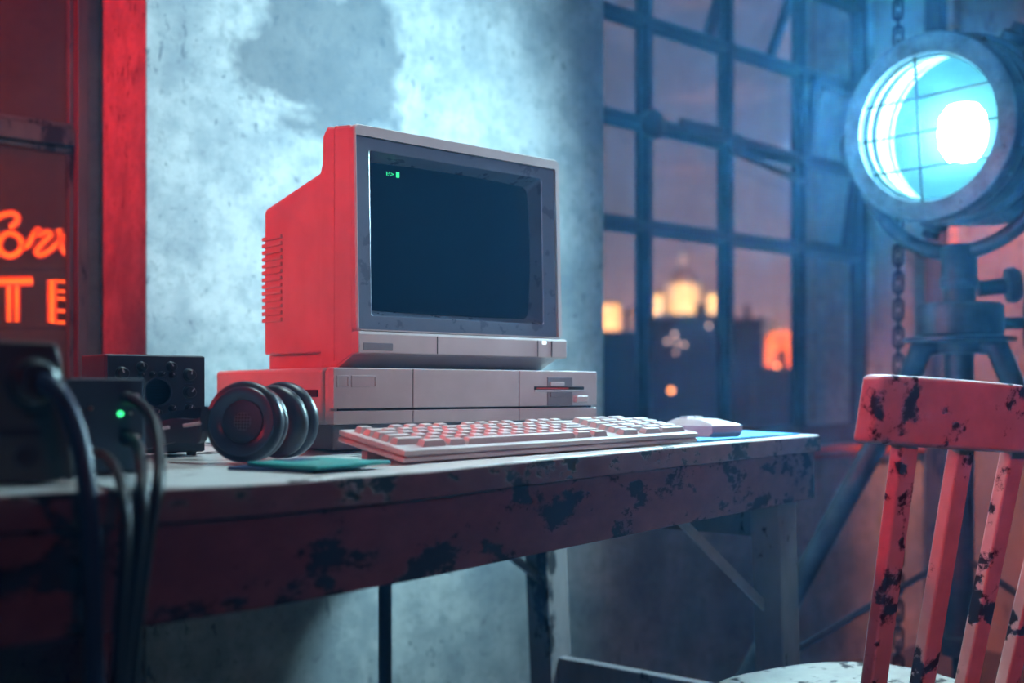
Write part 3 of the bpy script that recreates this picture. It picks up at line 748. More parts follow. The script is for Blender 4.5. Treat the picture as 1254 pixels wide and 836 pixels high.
# headband: from cup to cup, lying back to the left behind the small box
def hl(px, py, Z): return P(px, py, Z) - V((hp_c.x, hp_c.y, hz0))
b_pts = [cA + V((0,0,.004)) - axis*.004 + lft*.043, hl(246, 527, 1.135), hl(214, 527, 1.15), hl(186, 534, 1.165), hl(168, 536, 1.172), hl(163, 533, 1.182), hl(182, 526, 1.192), hl(230, 515, 1.195), hl(300, 510, 1.195), w2 - lft*.012 + V((0,0,0))]
b_pts = spline(b_pts, 8)
mb = MB(); prev = None
wd = .0125
for i, p in enumerate(b_pts):
    t_ = (b_pts[min(i+1, len(b_pts)-1)] - b_pts[max(i-1, 0)]).normalized(); nrm = t_.cross(V((0,0,1))).normalized()
    q = [mb.bm.verts.new(p + nrm*a + V((0,0,b))) for a, b in ((-.003,-wd), (.003,-wd), (.0045, 0), (.003,wd), (-.003,wd), (-.0045, 0))]
    if prev:
        for k in range(6): mb.bm.faces.new((prev[k], prev[(k+1) % 6], q[(k+1) % 6], q[k]))
    else: mb.bm.faces.new(q[::-1])
    prev = q
mb.bm.faces.new(prev); band = mb.build('headband', m_hp, hp, smooth=True, auto=40)
a_, b_ = hl(226, 521, 1.13), hl(249, 517.5, 1.12)
MB().bar(a_, b_, .006, .0035).build('slider', m_mark, band, bevel=.0008, label='pale metal adjusting slider')
a_, b_ = hl(200, 524, 1.142), hl(207, 523, 1.139)
MB().bar(a_, b_, .003, .0032).build('size_mark', m_mark, band, bevel=.0005)

# ------------------------------------------------------------------ little radio set
RY = 1.185
r0 = onY(130, 434, RY); r1 = onY(252, 435.6, RY); rzt = r1.z; rw = r1.x-r0.x
rz = max(tz(V((r0.x, RY, 0))), tz(V((r1.x, RY, 0))))
rad = empty('radio_set', (r0.x, RY, rz), 0, 'black box radio set with many knobs and a round dial, behind the headphones', 'radio')
rh = rzt-rz; rd = .075
MB().box((0, .004, .004), (rw, rd, rh)).build('case', m_radio, rad, bevel=.002)
MB().box((.001, 0, .005), (rw-.001, .006, rh-.001)).build('front_panel', m_radio_face, rad, bevel=.001)
for x in (.012, rw-.012):
    for y in (.012, rd-.01): MB().lathe([(0,0),(.005,0),(.006,.005),(0,.005)], 14, Matrix.Translation((x, y, 0))).build('foot', m_black, rad, auto=40)
def rl(px, py): p = onY(px, py, RY); return p.x-r0.x, p.z-rz
def knob(px, py, r, h=.008, ptr=True):
    x, z = rl(px, py); M = axis_matrix((x, .0005, z), (0, -1, 0))
    k = MB().lathe([(0, 0), (r*1.15, 0), (r*1.15, h*.25), (r, h*.35), (r*.9, h), (r*.8, h*1.08), (0, h*1.08)], 22, M).build('knob', m_knob, rad, auto=40)
    if ptr: MB().box((-r*.1, -h*1.12, r*.1), (r*.1, -h*1.0, r*.8)).xf(Matrix.Translation((x, .0005, z)) @ Matrix.Rotation(random.uniform(-1, 1), 4, 'Y')).build('pointer', m_mark, k, smooth=False)
for px, py, r in ((149, 457, .0066), (173, 449, .005), (173, 459, .0035), (209, 449, .0052), (210.5, 459, .0035), (231, 459, .0066), (231, 480, .0066), (231, 500, .0048), (191, 506, .005), (210, 500, .0035), (186, 458, .003), (197, 458, .003)): knob(px, py, r)
x, z = rl(193, 480); M = axis_matrix((x, .0005, z), (0, -1, 0))
dl = MB().lathe([(.0145, 0), (.0165, .0), (.0165, .003), (.0145, .003)], 40, M, True).build('dial_ring', m_hp_rim, rad, auto=40)
MB().lathe([(0, .0005), (.0145, .0005)], 40, M).build('dial_face', m_knob, dl)
mb = MB()
for k in range(5): mb.box((x-.009+k*.001, -.0016, z+.008-k*.0035), (x+.009-k*.001, -.0010, z+.0084-k*.0035))
mb.build('scale_lines', m_hp_rim, dl, smooth=False)
mb = MB()
for px, py, w in ((149, 449, 7), (173, 441, 7), (209, 441, 7), (231, 451, 11), (231, 470, 11), (231, 492, 8)):
    x, z = rl(px, py); mb.box((x-w*.00045, -.0004, z), (x+w*.00045, .0004, z+.0008))
mb.build('markings', m_hp_rim, rad, smooth=False)

# ------------------------------------------------------------------ small blue-grey box
def frame_at(pl, pr):
    d = V((pr.x-pl.x, pr.y-pl.y, 0)); return d.length, math.atan2(d.y, d.x)
bl = P(86, 583, .905); br = P(178, 578.5, .945)
bw, ba = frame_at(bl, br); bz0 = max(tz(p_) for p_ in (bl, br, bl+FW*.1, br+FW*.1)) + .0003
bl.z = bz0
box2 = empty('power_box', bl, ba, 'small blue-grey metal box with a green light and black plugs, at the table edge', 'power supply')
bh = P(86, 463, .905).z - bz0
cs = MB().box((-.002, 0, .0015), (bw, .10, bh)).build('case', m_blue_box, box2, bevel=.0018, seg=2)
mb = MB(); mb.box((0, .002, 0), (.01, .09, .002)); mb.box((bw-.012, .002, 0), (bw-.002, .09, .002)); mb.build('foot_strip', m_black, box2, smooth=False)
bd = V((math.cos(ba), math.sin(ba), 0)); bn = V((bd.y, -bd.x, 0))
def b2(px, py):
    p = None
    u = (px-CX)/FPX; ray = FW + RT*u; t = (bl.dot(bn))/(ray.dot(bn)); w = P(px, py, t); return (w-bl).dot(bd), w.z-bz0
def disc(px, py, r, h, m, name, parent, fn, prof=None):
    x, z = fn(px, py); M = axis_matrix((x, 0, z), (0, -1, 0))
    return MB().lathe(prof or [(0, -.001), (r, -.001), (r, h*.7), (r*.8, h), (0, h)], 28, M).build(name, m, parent, auto=40)
disc(147, 506.5, .0023, .003, m_led_g, 'indicator_light', box2, b2)
disc(160, 506, .0014, .0016, m_steel, 'screw', box2, b2); disc(111, 500, .0014, .0018, m_steel, 'screw', box2, b2)
for px, py in ((155, 488), (155, 537)):
    pl_ = disc(px, py, .0062, .006, m_black, 'socket', box2, b2)
    disc(px+9, py-3, .0022, .0105, m_steel, 'ferrule', box2, b2)

# ------------------------------------------------------------------ grey-green box at the left
gr_ = P(92, 590.5, .80); gl_ = onY(-75, 592, gr_.y); gw, ga = frame_at(gl_, gr_); gz = max(tz(p_) for p_ in (gl_, gr_, gl_+V((0,.09,0)), gr_+V((0,.09,0)))) + .0004; gl_.z = gz
box1 = empty('instrument_box', gl_, ga, 'grey-green instrument box with a thick cable plug, left of the blue-grey box', 'instrument')
gh = P(0, 420, .80).z-gz; gtop = gw - 20/FPX*.86
k1 = P(81, 471, .80).z-gz
prof = [(0, .0), (gw, 0), (gw-.006, k1), (gtop-.0, gh), (.012, gh)]
MB().prism(prof, .0, .09, lambda a, b, t: V((a, t, b))).build('case', m_green_box, box1, bevel=.0022)
gd = V((math.cos(ga), math.sin(ga), 0)); gn = V((gd.y, -gd.x, 0))
def b1(px, py):
    u = (px-CX)/FPX; ray = FW + RT*u; t = gl_.dot(gn)/ray.dot(gn); w = P(px, py, t); return (w-gl_).dot(gd), w.z-gz
plg = disc(38, 467, .0165, .016, m_black, 'socket', box1, b1, [(0, -.001), (.019, -.001), (.019, .002), (.0165, .003), (.0155, .014), (.012, .017), (0, .017)])
disc(32, 559, .0065, .003, m_black, 'jack', box1, b1, [(0, .0008), (.0058, .0008), (.0062, .0022), (.0080, .0022), (.0082, -.001), (0, -.001)])
disc(63, 562, .0019, .002, m_black, 'screw', box1, b1)
(x0, z0_), (x1, z1_) = b1(-6, 536), b1(51, 524)
MB().box((x0, -.0008, z0_), (x1, .001, z1_)).build('label_plate', m_black, box1, bevel=.0005)
(x0, z0_), (x1, z1_) = b1(31, 511), b1(57, 494)
mb = MB(); mb.box((x0, -.0007, z0_), (x1, .001, z0_+.0022)); mb.box((x0, -.0007, z0_), (x0+.0018, .001, z1_)); mb.build('bracket_mark', m_black, box1, smooth=False)
(x0, z0_), (x1, z1_) = b1(73, 589), b1(80, 586)
MB().box((x0, -.0007, z0_), (x1, .001, z1_)).build('white_mark', m_mark, box1, smooth=False)

# ------------------------------------------------------------------ cables
def cable(name, pts, r, m, label):
    mb = MB(); mb.tube([V(p) for p in pts], r, 14, True, 10)
    o = mb.build(name, m, None, smooth=True, auto=60); return tag(o, label, 'cable', 'cables hanging over the table edge')
cable('power_cable', [P(38, 467, .781), P(55, 469, .768), P(74, 484, .757), P(92, 524, .75), P(103, 572, .742), P(110, 640, .738), P(114, 740, .738), P(116, 880, .74), P(118, 1100, .745)], .0066, m_cable_b,
      'thick navy cable from the grey-green box hanging over the table edge')
cable('plug_cable', [P(155, 488, .925), P(167, 492, .905), P(186, 512, .875), P(194, 548, .84), P(194, 592, .792), P(184, 640, .781), P(173, 720, .780), P(161, 820, .782), P(150, 960, .785)], .0047, m_cable,
      'black cable from the upper plug of the blue-grey box')
cable('plug_cable', [P(155, 537, .925), P(168, 545, .902), P(172, 556, .86), P(174, 576, .795), P(174, 612, .762), P(169, 670, .757), P(160, 740, .756), P(149, 830, .756), P(139, 960, .758)], .0047, m_cable,
      'black cable from the lower plug of the blue-grey box')
cable('plug_cable', [P(112, 553, .885), P(128, 558, .83), P(143, 578, .775), P(152, 615, .742), P(153, 670, .728), P(147, 750, .724), P(140, 850, .724), P(133, 980, .726)], .0038, m_cable,
      'thin black cable between the navy cable and the other black cables')

# ------------------------------------------------------------------ chair
rdir = (RT*.85 + FW*.5).normalized(); fdir = V((-rdir.y, rdir.x, 0))
KC = .885; c0 = P(1061, 500, 1.32*KC)
def ch(l, z, f=0): p = V((c0.x, c0.y, 0)) + rdir*l + fdir*f; return V((p.x, p.y, z))
zrail = c0.z; REC = .2; SEATZ = EYE-.452*KC
RLEN = .468*KC; TILT = -.062
sc_ = ch(RLEN/2, 0, REC*(zrail-SEATZ)+.150*KC)
chair = empty('wooden_chair', sc_, math.atan2(rdir.y, rdir.x), 'old slat-back wooden chair with chipped paint, in front of the spotlight', 'chair')
CM = chair.matrix_basis.inverted() if False else (Matrix.Translation(sc_) @ Matrix.Rotation(math.atan2(rdir.y, rdir.x), 4, 'Z')).inverted()
cw = lambda p: CM @ p
# top rail, slightly bowed
mb = MB(); n = 16; prev = None
for i in range(n+1):
    l = RLEN*i/n; bow = -.010*(1-(2*i/n-1)**2); zc = zrail + TILT*l; hh = .036 + .003*(1-(2*i/n-1)**2); th = .015
    q = [mb.bm.verts.new(cw(ch(l, zc+dz, bow+df - REC*dz))) for df, dz in ((-th, -hh), (th, -hh), (th, hh), (-th, hh))]
    if prev:
        for k in range(4): mb.bm.faces.new((prev[k], prev[(k+1) % 4], q[(k+1) % 4], q[k]))
    else: mb.bm.faces.new(q[::-1])
    prev = q
mb.bm.faces.new(prev); mb.build('top_rail', m_chair, chair, bevel=.006, seg=3)
for l in (.073*KC, .181*KC, .289*KC, .395*KC):
    mb = MB(); zt = zrail + TILT*l - .033
    a = cw(ch(l, zt, REC*(zrail-zt)-.004)); b = cw(ch(l*.86+.030, SEATZ-.005, REC*(zrail-SEATZ)))
    mb.bar(b, a, .017, .028, V((1,0,0))); mb.build('slat', m_chair, chair, bevel=.003)
# rounded seat
mb = MB(); nn = 40; prof = []
for k in range(nn):
    a = 2*PI*k/nn; sx_ = abs(math.cos(a))**.75*math.copysign(1, math.cos(a)); sy_ = abs(math.sin(a))**.75*math.copysign(1, math.sin(a))
    prof.append((.185*sx_, .155*sy_))
mb.prism(prof, SEATZ-.028, SEATZ, lambda a, b, t: V((a, b, t))); mb.build('seat', m_seat, chair, bevel=.007, seg=3)
for x, y in ((-.13, .10), (.13, .10), (-.13, -.10), (.13, -.10)):
    mb = MB(); mb.tube([(x, y, SEATZ-.026), (x*1.22, y*1.25, 0)], lambda t: .017-.004*t, 14); mb.build('leg', m_chair, chair, auto=40)
for y in (.116, -.116):
    mb = MB(); mb.tube([(-.148, y, .16), (.148, y, .16)], .009, 12); mb.build('stretcher', m_chair, chair, auto=40)

# ------------------------------------------------------------------ spotlight on its tripod
ZL = 2.1
LC = P(1138, 157, ZL)                       # centre of the front ring
base = V((LC.x+.115, LC.y, 0))
lamp = empty('studio_spotlight', base, 0, 'big iron spotlight on a heavy tripod, switched on and shining cyan', 'spotlight')
ld = V((-1, .0, -.10)).normalized()
def lo(p): return V(p)-base
LM = axis_matrix(lo(LC), ld)               # local +Z out of the lens
R0 = .178
hd = MB().lathe([(R0*.77, .004), (R0*.785, .014), (R0*.985, .014), (R0, .008), (R0, -.030), (R0*.985, -.036), (R0*.95, -.036), (R0*.95, -.05), (R0*.97, -.055), (R0*.97, -.30), (R0*.9, -.33), (R0*.55, -.36), (0, -.37)], 72, LM).build('housing', m_iron, lamp, auto=35)
MB().lathe([(R0*.78, .012), (R0*.785, .017), (R0*.86, .019), (R0*.97, .017), (R0*.985, .012)], 72, LM).build('front_ring', m_iron_ring, hd, auto=35)
MB().lathe([(R0*.785, .006), (R0*.83, -.03), (R0*.88, -.10), (R0*.84, -.17), (R0*.55, -.24), (R0*.2, -.27), (0, -.275)], 64, LM).build('reflector', m_refl, hd)
mb = MB()
for z0_, z1_ in ((-.004, -.020), (-.048, -.078), (-.090, -.104), (-.125, -.15)):
    r_a, r_b = R0*(.78+.9*abs(z0_))-.001, R0*(.78+.9*abs(z1_))-.001
    mb.lathe([(r_a, z0_), (r_a-.006, z0_-.002), (r_b-.006, z1_), (r_b, z1_)], 64, LM, True)
mb.build('reflector_bands', m_band, hd, auto=35, label='bright rings inside the reflector')  # pale rings put in for the bulb's bright arcs on the inner wall
MB().lathe([(0, -.002), (R0*.4, -.0015), (R0*.785, .0)], 48, LM).build('lens', m_lens, hd)
mb = MB(); rr = R0*.78
for k, off in enumerate((-.072, -.005, .060)):
    hw = math.sqrt(rr*rr-off*off); mb.tube([LM @ V((-hw, off, .006)), LM @ V((hw, off, .006))], .0021, 8)
mb.tube([LM @ V((-.018, -rr, .007)), LM @ V((-.018, rr, .007))], .0026, 8)
mb.build('guard_bars', m_iron, hd, auto=60)
bulbc = LM @ V((.0, .0, -.13))
MB().lathe([(0, -.058), (.028, -.055), (.042, -.03), (.046, 0), (.042, .03), (.028, .05), (0, .055)], 24, axis_matrix(bulbc, (0,0,1))).build('bulb', m_bulb, hd, label='glowing white-cyan bulb')
mb = MB()
for k in range(20):
    a = 2*PI*k/20; q = LM @ V((R0*.985*math.cos(a), R0*.985*math.sin(a), -.012)); d = (LM.to_3x3() @ V((math.cos(a), math.sin(a), 0)))
    mb.lathe([(0, -.002), (.006, -.002), (.006, .005), (.004, .007), (0, .007)], 10, axis_matrix(q, d))
for k in range(8):
    a = 2*PI*(k+.5)/8; q = LM @ V((R0*.89*math.cos(a), R0*.89*math.sin(a), .018)); mb.lathe([(0, 0), (.006, 0), (.005, .003), (0, .004)], 10, axis_matrix(q, ld))
mb.build('rim_studs', m_iron_ring, hd, auto=40)['kind'] = 'stuff'
mb = MB()
for k in range(5): mb.lathe([(R0*.97, -.10-k*.035), (R0*1.04, -.10-k*.035), (R0*1.04, -.108-k*.035), (R0*.97, -.108-k*.035)], 64, LM, True)
mb.build('cooling_fins', m_iron, hd, auto=35)
for a in (1.0, 1.9, -1.1, -2.0, 2.6):
    mb = MB()
    q = LM @ V((R0*1.0*math.cos(a), R0*1.0*math.sin(a), -.15)); d = LM.to_3x3() @ V((math.cos(a), math.sin(a), 0))
    mb.lathe([(0, -.01), (.028, -.01), (.028, .02), (.018, .026), (.018, .04), (0, .042)], 16, axis_matrix(q, d)); mb.build('lug', m_iron, hd, auto=40)
# yoke
pv = LM @ V((0, 0, -.115)); YR = R0*1.20
mb = MB(); pts = []
for k in range(25):
    a = PI + PI*k/24; pts.append(V((pv.x, pv.y + YR*math.cos(a), pv.z + YR*1.12*math.sin(a))))
mb.tube([pts[0]+V((0,0,.03))] + pts + [pts[-1]+V((0,0,.03))], .0155, 14)
yk = mb.build('yoke', m_iron, lamp, auto=60)
for s in (-1, 1):
    M = axis_matrix((pv.x, pv.y+s*(YR+.012), pv.z), (0, s, 0))
    MB().lathe([(0, -.05), (.03, -.05), (.03, -.01), (.045, 0), (.045, .014), (.02, .02), (0, .02)], 24, M).build('pivot_knob', m_iron, yk, auto=40)
def zl(py, Z=2.175): return EYE + (HY-py)/FPX*Z
px0, py0 = pv.x, pv.y
MC = Matrix.Translation((px0, py0, 0))
zt_, zc1, zc0 = zl(300), zl(372), zl(412)
MB().lathe([(0, zt_), (.030, zt_), (.034, zt_-.006), (.034, zl(340)), (.037, zl(342)), (.037, zl(352)), (.031, zl(354)), (.031, zc1-.01), (0, zc1-.01)], 32, MC).build('post', m_iron, lamp, auto=35)
MB().lathe([(0, zc1), (.076, zc1), (.082, zc1-.006), (.082, zc0+.004), (.078, zc0), (0, zc0)], 48, MC).build('drum_collar', m_iron, lamp, auto=35)
MB().lathe([(0, zc0-.003), (.105, zc0-.003), (.105, zc0-.010), (.06, zc0-.014), (.055, zc0-.034), (0, zc0-.034)], 40, MC).build('leg_plate', m_iron, lamp, auto=35)
MB().lathe([(0, zc0-.03), (.028, zc0-.03), (.028, .34), (.034, .335), (.034, .30), (0, .295)], 28, MC).build('centre_column', m_iron, lamp, auto=35)
M = axis_matrix((px0+.05, py0-.035, zl(352)), V((.6,-.75,.1)))
MB().lathe([(0, -.02), (.016, -.02), (.016, .03), (.034, .034), (.036, .05), (.03, .058), (0, .058)], 12, M).build('clamp_knob', m_iron, lamp, auto=40)
M = axis_matrix((px0+.085, py0-.05, zl(395)), V((.5,-.86,0)))
MB().lathe([(0, 0), (.012, 0), (.012, .035), (.05, .037), (.054, .045), (.05, .056), (0, .058)], 28, M).build('hand_wheel', m_iron, lamp, auto=40)
def footdir(px): 
    p = P(px, HY+EYE*FPX/ZL, ZL); d = V((p.x-(base.x+px0), p.y-(base.y+py0), 0)); return d
f1 = footdir(822); a1 = math.atan2(f1.y, f1.x); FR = f1.length
fr_ = [a1, a1+2*PI/3, a1-2*PI/3]
for a in fr_:
    d = V((math.cos(a), math.sin(a), 0)); top_ = V((px0, py0, zc0-.018))+d*.06; ft = V((px0, py0, .012))+d*FR
    mb = MB(); mb.tube([top_-d*.02+V((0,0,.004)), top_+d*.02-V((0,0,.008)), top_ + (ft-top_)*.12, ft], .0215, 16)
    lg = mb.build('leg', m_iron, lamp, auto=50)
    MB().lathe([(0, -.012), (.03, -.012), (.032, .02), (.024, .03), (0, .03)], 18, Matrix.Translation(ft)).build('foot', m_black, lg, auto=40)
    mb = MB(); q = top_ + (ft-top_)*.72; mb.tube([V((px0, py0, .50)), q], .0065, 10); mb.build('brace', m_iron, lamp, auto=50)
    M = axis_matrix(top_ - d*.0 + V((0,0,.006)), d); MB().lathe([(0, .02), (.012, .02), (.012, .032), (0, .034)], 12, M).build('bolt', m_iron_ring, lamp, auto=40)

# ------------------------------------------------------------------ hanging chain
cc = P(1100, 400, 2.42); mb = MB(); z = ZC-.009; k = 0; LL = .040
while z > .06:
    c_ = V((0, 0, z-LL/2-.004)); n = 16; m_ = 7
    pts = []
    for i in range(n):
        a = 2*PI*i/n; x_ = .0095*math.cos(a); z_ = (LL/2-.0095+.0035)*(1 if math.sin(a) > 0 else -1) + .0095*math.sin(a)
        pts.append((x_, z_))
    rings = []
    for i in range(n):
        a, b = pts[i-1], pts[(i+1) % n]; t_ = V((b[0]-a[0], 0, b[1]-a[1])).normalized(); nn_ = V((t_.z, 0, -t_.x)); ring_ = []
        for j in range(m_):
            bb = 2*PI*j/m_; p = V((pts[i][0], 0, pts[i][1])) + nn_*(.0036*math.cos(bb)) + V((0, .0036*math.sin(bb), 0))
            if k % 2: p = V((p.y, p.x, p.z))
            ring_.append(mb.bm.verts.new(c_+Matrix.Rotation(.5, 3, 'Z') @ p))
        rings.append(ring_)
    for i in range(n):
        a, b = rings[i], rings[(i+1) % n]
        for j in range(m_): mb.bm.faces.new((a[j], b[j], b[(j+1) % m_], a[(j+1) % m_]))
    z -= LL-.010; k += 1
chain = mb.build('hanging_chain', m_chainm, None, smooth=True); chain.location = (cc.x, cc.y, 0)
tag(chain, 'dark iron link chain hanging from the ceiling behind the spotlight', 'chain')

# ------------------------------------------------------------------ neon sign outside the left window
NY = YW+.16
def npt(px, py, dy=0): return onY(px, py, NY+dy)
no = npt(20, 400); ns = empty('neon_sign', (no.x, no.y, no.z), 0, 'orange glowing neon sign lettering behind the left window', 'neon sign')
def nl(pts, dy=0): return [npt(a, b, dy)-no for a, b in pts]
def ntube(name, pts, r=.0062, sm=8, dy=0):
    o = MB().tube(nl(pts, dy), r, 12, True, sm).build(name, m_neon, ns, auto=60)
    MB().tube(nl(pts, dy), r*.42, 8, True, sm).build('gas_core', m_core, o, auto=60); return o
ntube('letter', [(13, 278), (20, 272), (21, 265), (13, 261), (-2, 266), (-16, 280), (-20, 300), (-12, 312), (0, 310)], .0076)
ntube('letter', [(0, 306), (-1, 297), (6, 287), (16, 286), (25, 293), (26, 303), (19, 311), (9, 313), (1, 307)], .0076)
ntube('letter', [(25, 303), (34, 300), (42, 286), (47, 281), (47, 287), (58, 284), (62, 288), (53, 297), (45, 307), (49, 312), (60, 307), (72, 296), (79, 288)], .0076)
ntube('letter', [(72, 280), (74, 292), (76, 303), (81, 310), (90, 312), (100, 304), (104, 290)], .0076)
for dy_, xx in ((0, 11), (0, 20.5)): ntube('letter', [(xx, 350), (xx, 370), (xx, 394)], .0066, 3)
ntube('letter', [(-22, 345), (10, 344.5), (39, 344)], .0105, 4); 
ntube('letter', [(63.5, 343), (63.5, 368), (63.5, 395)], .0095, 4)
for yy in (344, 356, 365, 380, 394): ntube('letter', [(66, yy), (80, yy+1), (94, yy+2)], .0038, 3)
mb = MB()
for yy in (330, 402): mb.bar(npt(-60, yy, .03)-no, npt(103, yy, .03)-no, .006, .006)
mb.build('support_rail', m_black, ns, smooth=False)
# wall across the alley behind it
ow = MB().box((-3.2, 3.6, -8), (1.45, 4.2, 4.8)).build('alley_wall', M_wall('alley_plaster', (.34,.24,.2), (.22,.16,.14), (.12,.09,.08)), None, smooth=False)
tag(ow, 'plain plastered wall across the alley, seen through the left window', 'building', kind='structure')

# ------------------------------------------------------------------ outside: brick pier and the city
bq0 = onY(990, 300, 3.9)
bp = MB().box((bq0.x, 3.3, -8), (bq0.x+1.5, 3.9, 6)).build('brick_pier', m_brick, None, smooth=False)
tag(bp, 'dark brick pier just outside the right end of the grid window', 'brick pier')
ZG = -30.0; ZCY = 260.0
def city_box(name, px0, px1, py, Z, m, label, depth=18, parent=None, zb=ZG):
    a, b = P(px0, py, Z), P(px1, py, Z)
    return a, b
def bldg(px0, px1, py, Z, m, label, roof=None, depth=16, wins=0, flat=True):
    """facade faces the viewer; the building goes back from it"""
    a, b = P(px0, HY, Z), P(px1, HY, Z); w, ang = frame_at(a, b); zt = P(px0, py, Z).z
    r = empty('building', (a.x, a.y, ZG), ang, label, 'building')
    MB().box((0, 0, 0), (w, depth, zt-ZG)).build('walls', m, r, smooth=False)
    if roof == 'gable':
        MB().prism([(0, zt-ZG), (w, zt-ZG), (w*.5, zt-ZG+w*.22)], 0, depth, lambda p, q, t: V((p, t, q))).build('roof', m_city, r, smooth=False)
    else:
        MB().box((-.3, -.3, zt-ZG), (w+.3, depth+.3, zt-ZG+.6)).build('roof', m_city, r, smooth=False)
        MB().box((w*.62, 3, zt-ZG+.6), (w*.72, 5, zt-ZG+2.6)).build('chimney', m_city, r, smooth=False)
    return r, w, zt, ang, a
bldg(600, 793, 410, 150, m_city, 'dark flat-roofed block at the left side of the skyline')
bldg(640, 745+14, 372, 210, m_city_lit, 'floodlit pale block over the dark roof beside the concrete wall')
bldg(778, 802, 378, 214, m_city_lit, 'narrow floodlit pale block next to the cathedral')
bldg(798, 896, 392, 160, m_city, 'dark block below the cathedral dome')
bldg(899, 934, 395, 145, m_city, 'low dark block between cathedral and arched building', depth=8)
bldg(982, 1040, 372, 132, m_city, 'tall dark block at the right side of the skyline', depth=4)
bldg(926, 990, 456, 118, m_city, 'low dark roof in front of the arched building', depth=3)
# cathedral
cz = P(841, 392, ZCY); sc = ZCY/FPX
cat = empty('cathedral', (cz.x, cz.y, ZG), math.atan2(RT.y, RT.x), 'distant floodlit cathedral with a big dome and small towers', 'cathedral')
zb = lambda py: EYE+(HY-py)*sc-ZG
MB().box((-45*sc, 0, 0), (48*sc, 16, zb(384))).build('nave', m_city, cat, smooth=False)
dr = MB(); Rd = 21*sc; Md = Matrix.Translation((0, 6, 0))
dr.lathe([(Rd, zb(386)), (Rd, zb(380)), (Rd*.93, zb(379)), (Rd*.93, zb(350)), (Rd*1.03, zb(349)), (Rd*1.03, zb(345)), (Rd*.8, zb(345))], 40, Md); drum = dr.build('drum', m_city_lit, cat, auto=35)
mb = MB()
for k in range(16):
    a = 2*PI*k/16; mb.lathe([(.35, zb(378)), (.30, zb(350))], 8, Matrix.Translation((Rd*.99*math.cos(a), 6+Rd*.99*math.sin(a), 0)))
mb.build('columns', m_city_lit, drum, smooth=True)
MB().lathe([(Rd*.86, zb(345)), (Rd*.80, zb(338)), (Rd*.62, zb(330)), (Rd*.35, zb(325)), (Rd*.2, zb(323)), (Rd*.2, zb(322))], 36, Md).build('dome', m_dome, cat, auto=50)
MB().lathe([(Rd*.2, zb(324)), (Rd*.18, zb(314)), (Rd*.22, zb(313)), (Rd*.12, zb(309)), (.08, zb(305)), (0, zb(300))], 20, Md).build('lantern', m_city_lit, cat, auto=40)
for px, pt, pb, rp_ in ((806, 352, 408, 8), (875, 352, 384, 8.5)):
    x = (px-841)*sc; r = rp_*sc; Mt = Matrix.Translation((x, 2, 0))
    t = MB().lathe([(r*.8, zb(pb+6)), (r*.8, zb(pt+12)), (r, zb(pt+11)), (r, zb(pt+9)), (r*.7, zb(pt+8))], 20, Mt).build('bell_tower', m_city_lit, cat, auto=35)
    MB().lathe([(r*.72, zb(pt+8)), (r*.55, zb(pt+4)), (r*.2, zb(pt+1)), (0, zb(pt-5))], 20, Mt).build('cupola', m_dome, t, auto=50)
# arched ochre building
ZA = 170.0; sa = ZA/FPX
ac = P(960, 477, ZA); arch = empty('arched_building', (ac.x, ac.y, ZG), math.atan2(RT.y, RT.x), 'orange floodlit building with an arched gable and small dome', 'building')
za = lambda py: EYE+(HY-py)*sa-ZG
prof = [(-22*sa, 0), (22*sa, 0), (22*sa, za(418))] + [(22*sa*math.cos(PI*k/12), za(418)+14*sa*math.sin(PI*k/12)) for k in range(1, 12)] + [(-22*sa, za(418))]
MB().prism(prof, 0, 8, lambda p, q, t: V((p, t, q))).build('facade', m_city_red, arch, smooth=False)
MB().lathe([(2.2*sa*.9, -.1), (3.6*sa, -.05), (3.6*sa, .25), (0, .25)], 20, axis_matrix((-4*sa, 0, za(417)), (0, -1, 0))).build('clock', m_city, arch, auto=40)
MB().box((-21*sa, -.35, za(462)), (21*sa, 0, za(452))).build('portico', m_city, arch, smooth=False)
MB().lathe([(11*sa, za(404)), (11*sa, za(397)), (10*sa, za(394)), (7*sa, za(389)), (3*sa, za(386)), (0, za(384))], 24, Matrix.Translation((-7*sa, 6, 0))).build('dome', m_city_lit, arch, auto=40)
mb = MB()
for k in range(3): mb.box((-14*sa+k*11*sa, -.12, za(446)), (-9*sa+k*11*sa, .02, za(432)))
mb.build('window_recess', m_dome, arch, smooth=False)
# street lamps
def street_lamp(px, py, Z, r, m, label, group):
    c_ = P(px, py, Z); o = empty('street_lamp', (c_.x, c_.y, ZG), 0, label, 'street lamp', group)
    MB().tube([(0, 0, 0), (0, 0, c_.z-ZG-r*.8)], r*.25, 8).build('pole', m_city, o, auto=40)
    MB().lathe([(0, -r), (r*.7, -r*.7), (r, 0), (r*.7, r*.7), (0, r)], 14, Matrix.Translation((0, 0, c_.z-ZG))).build('globe', m, o)
for i_, (px, py) in enumerate(((826, 409), (817, 418), (829, 419), (838, 422), (827, 432))):
    street_lamp(px, py, 112+5*i_, .16, m_lampglow, 'tiny warm street lamp in the cluster below the cathedral dome', 'street lamps below the cathedral')
street_lamp(868, 399, 130, .16, m_lampglow, 'single dim warm street lamp below the cathedral right tower', 'street lamps by the cathedral')
street_lamp(822, 478, 60, .14, m_lampglow_o, 'bright orange street lamp low in the dark, seen just above the mouse', 'street lamps by the cathedral')
street_lamp(952, 448, 110, .16, m_lampglow_o, 'orange street lamp at the foot of the arched building', 'street lamps by the cathedral')
MB().box((-300, 6, ZG-1), (700, 700, ZG)).build('ground', m_city, None, smooth=False)['kind'] = 'structure'

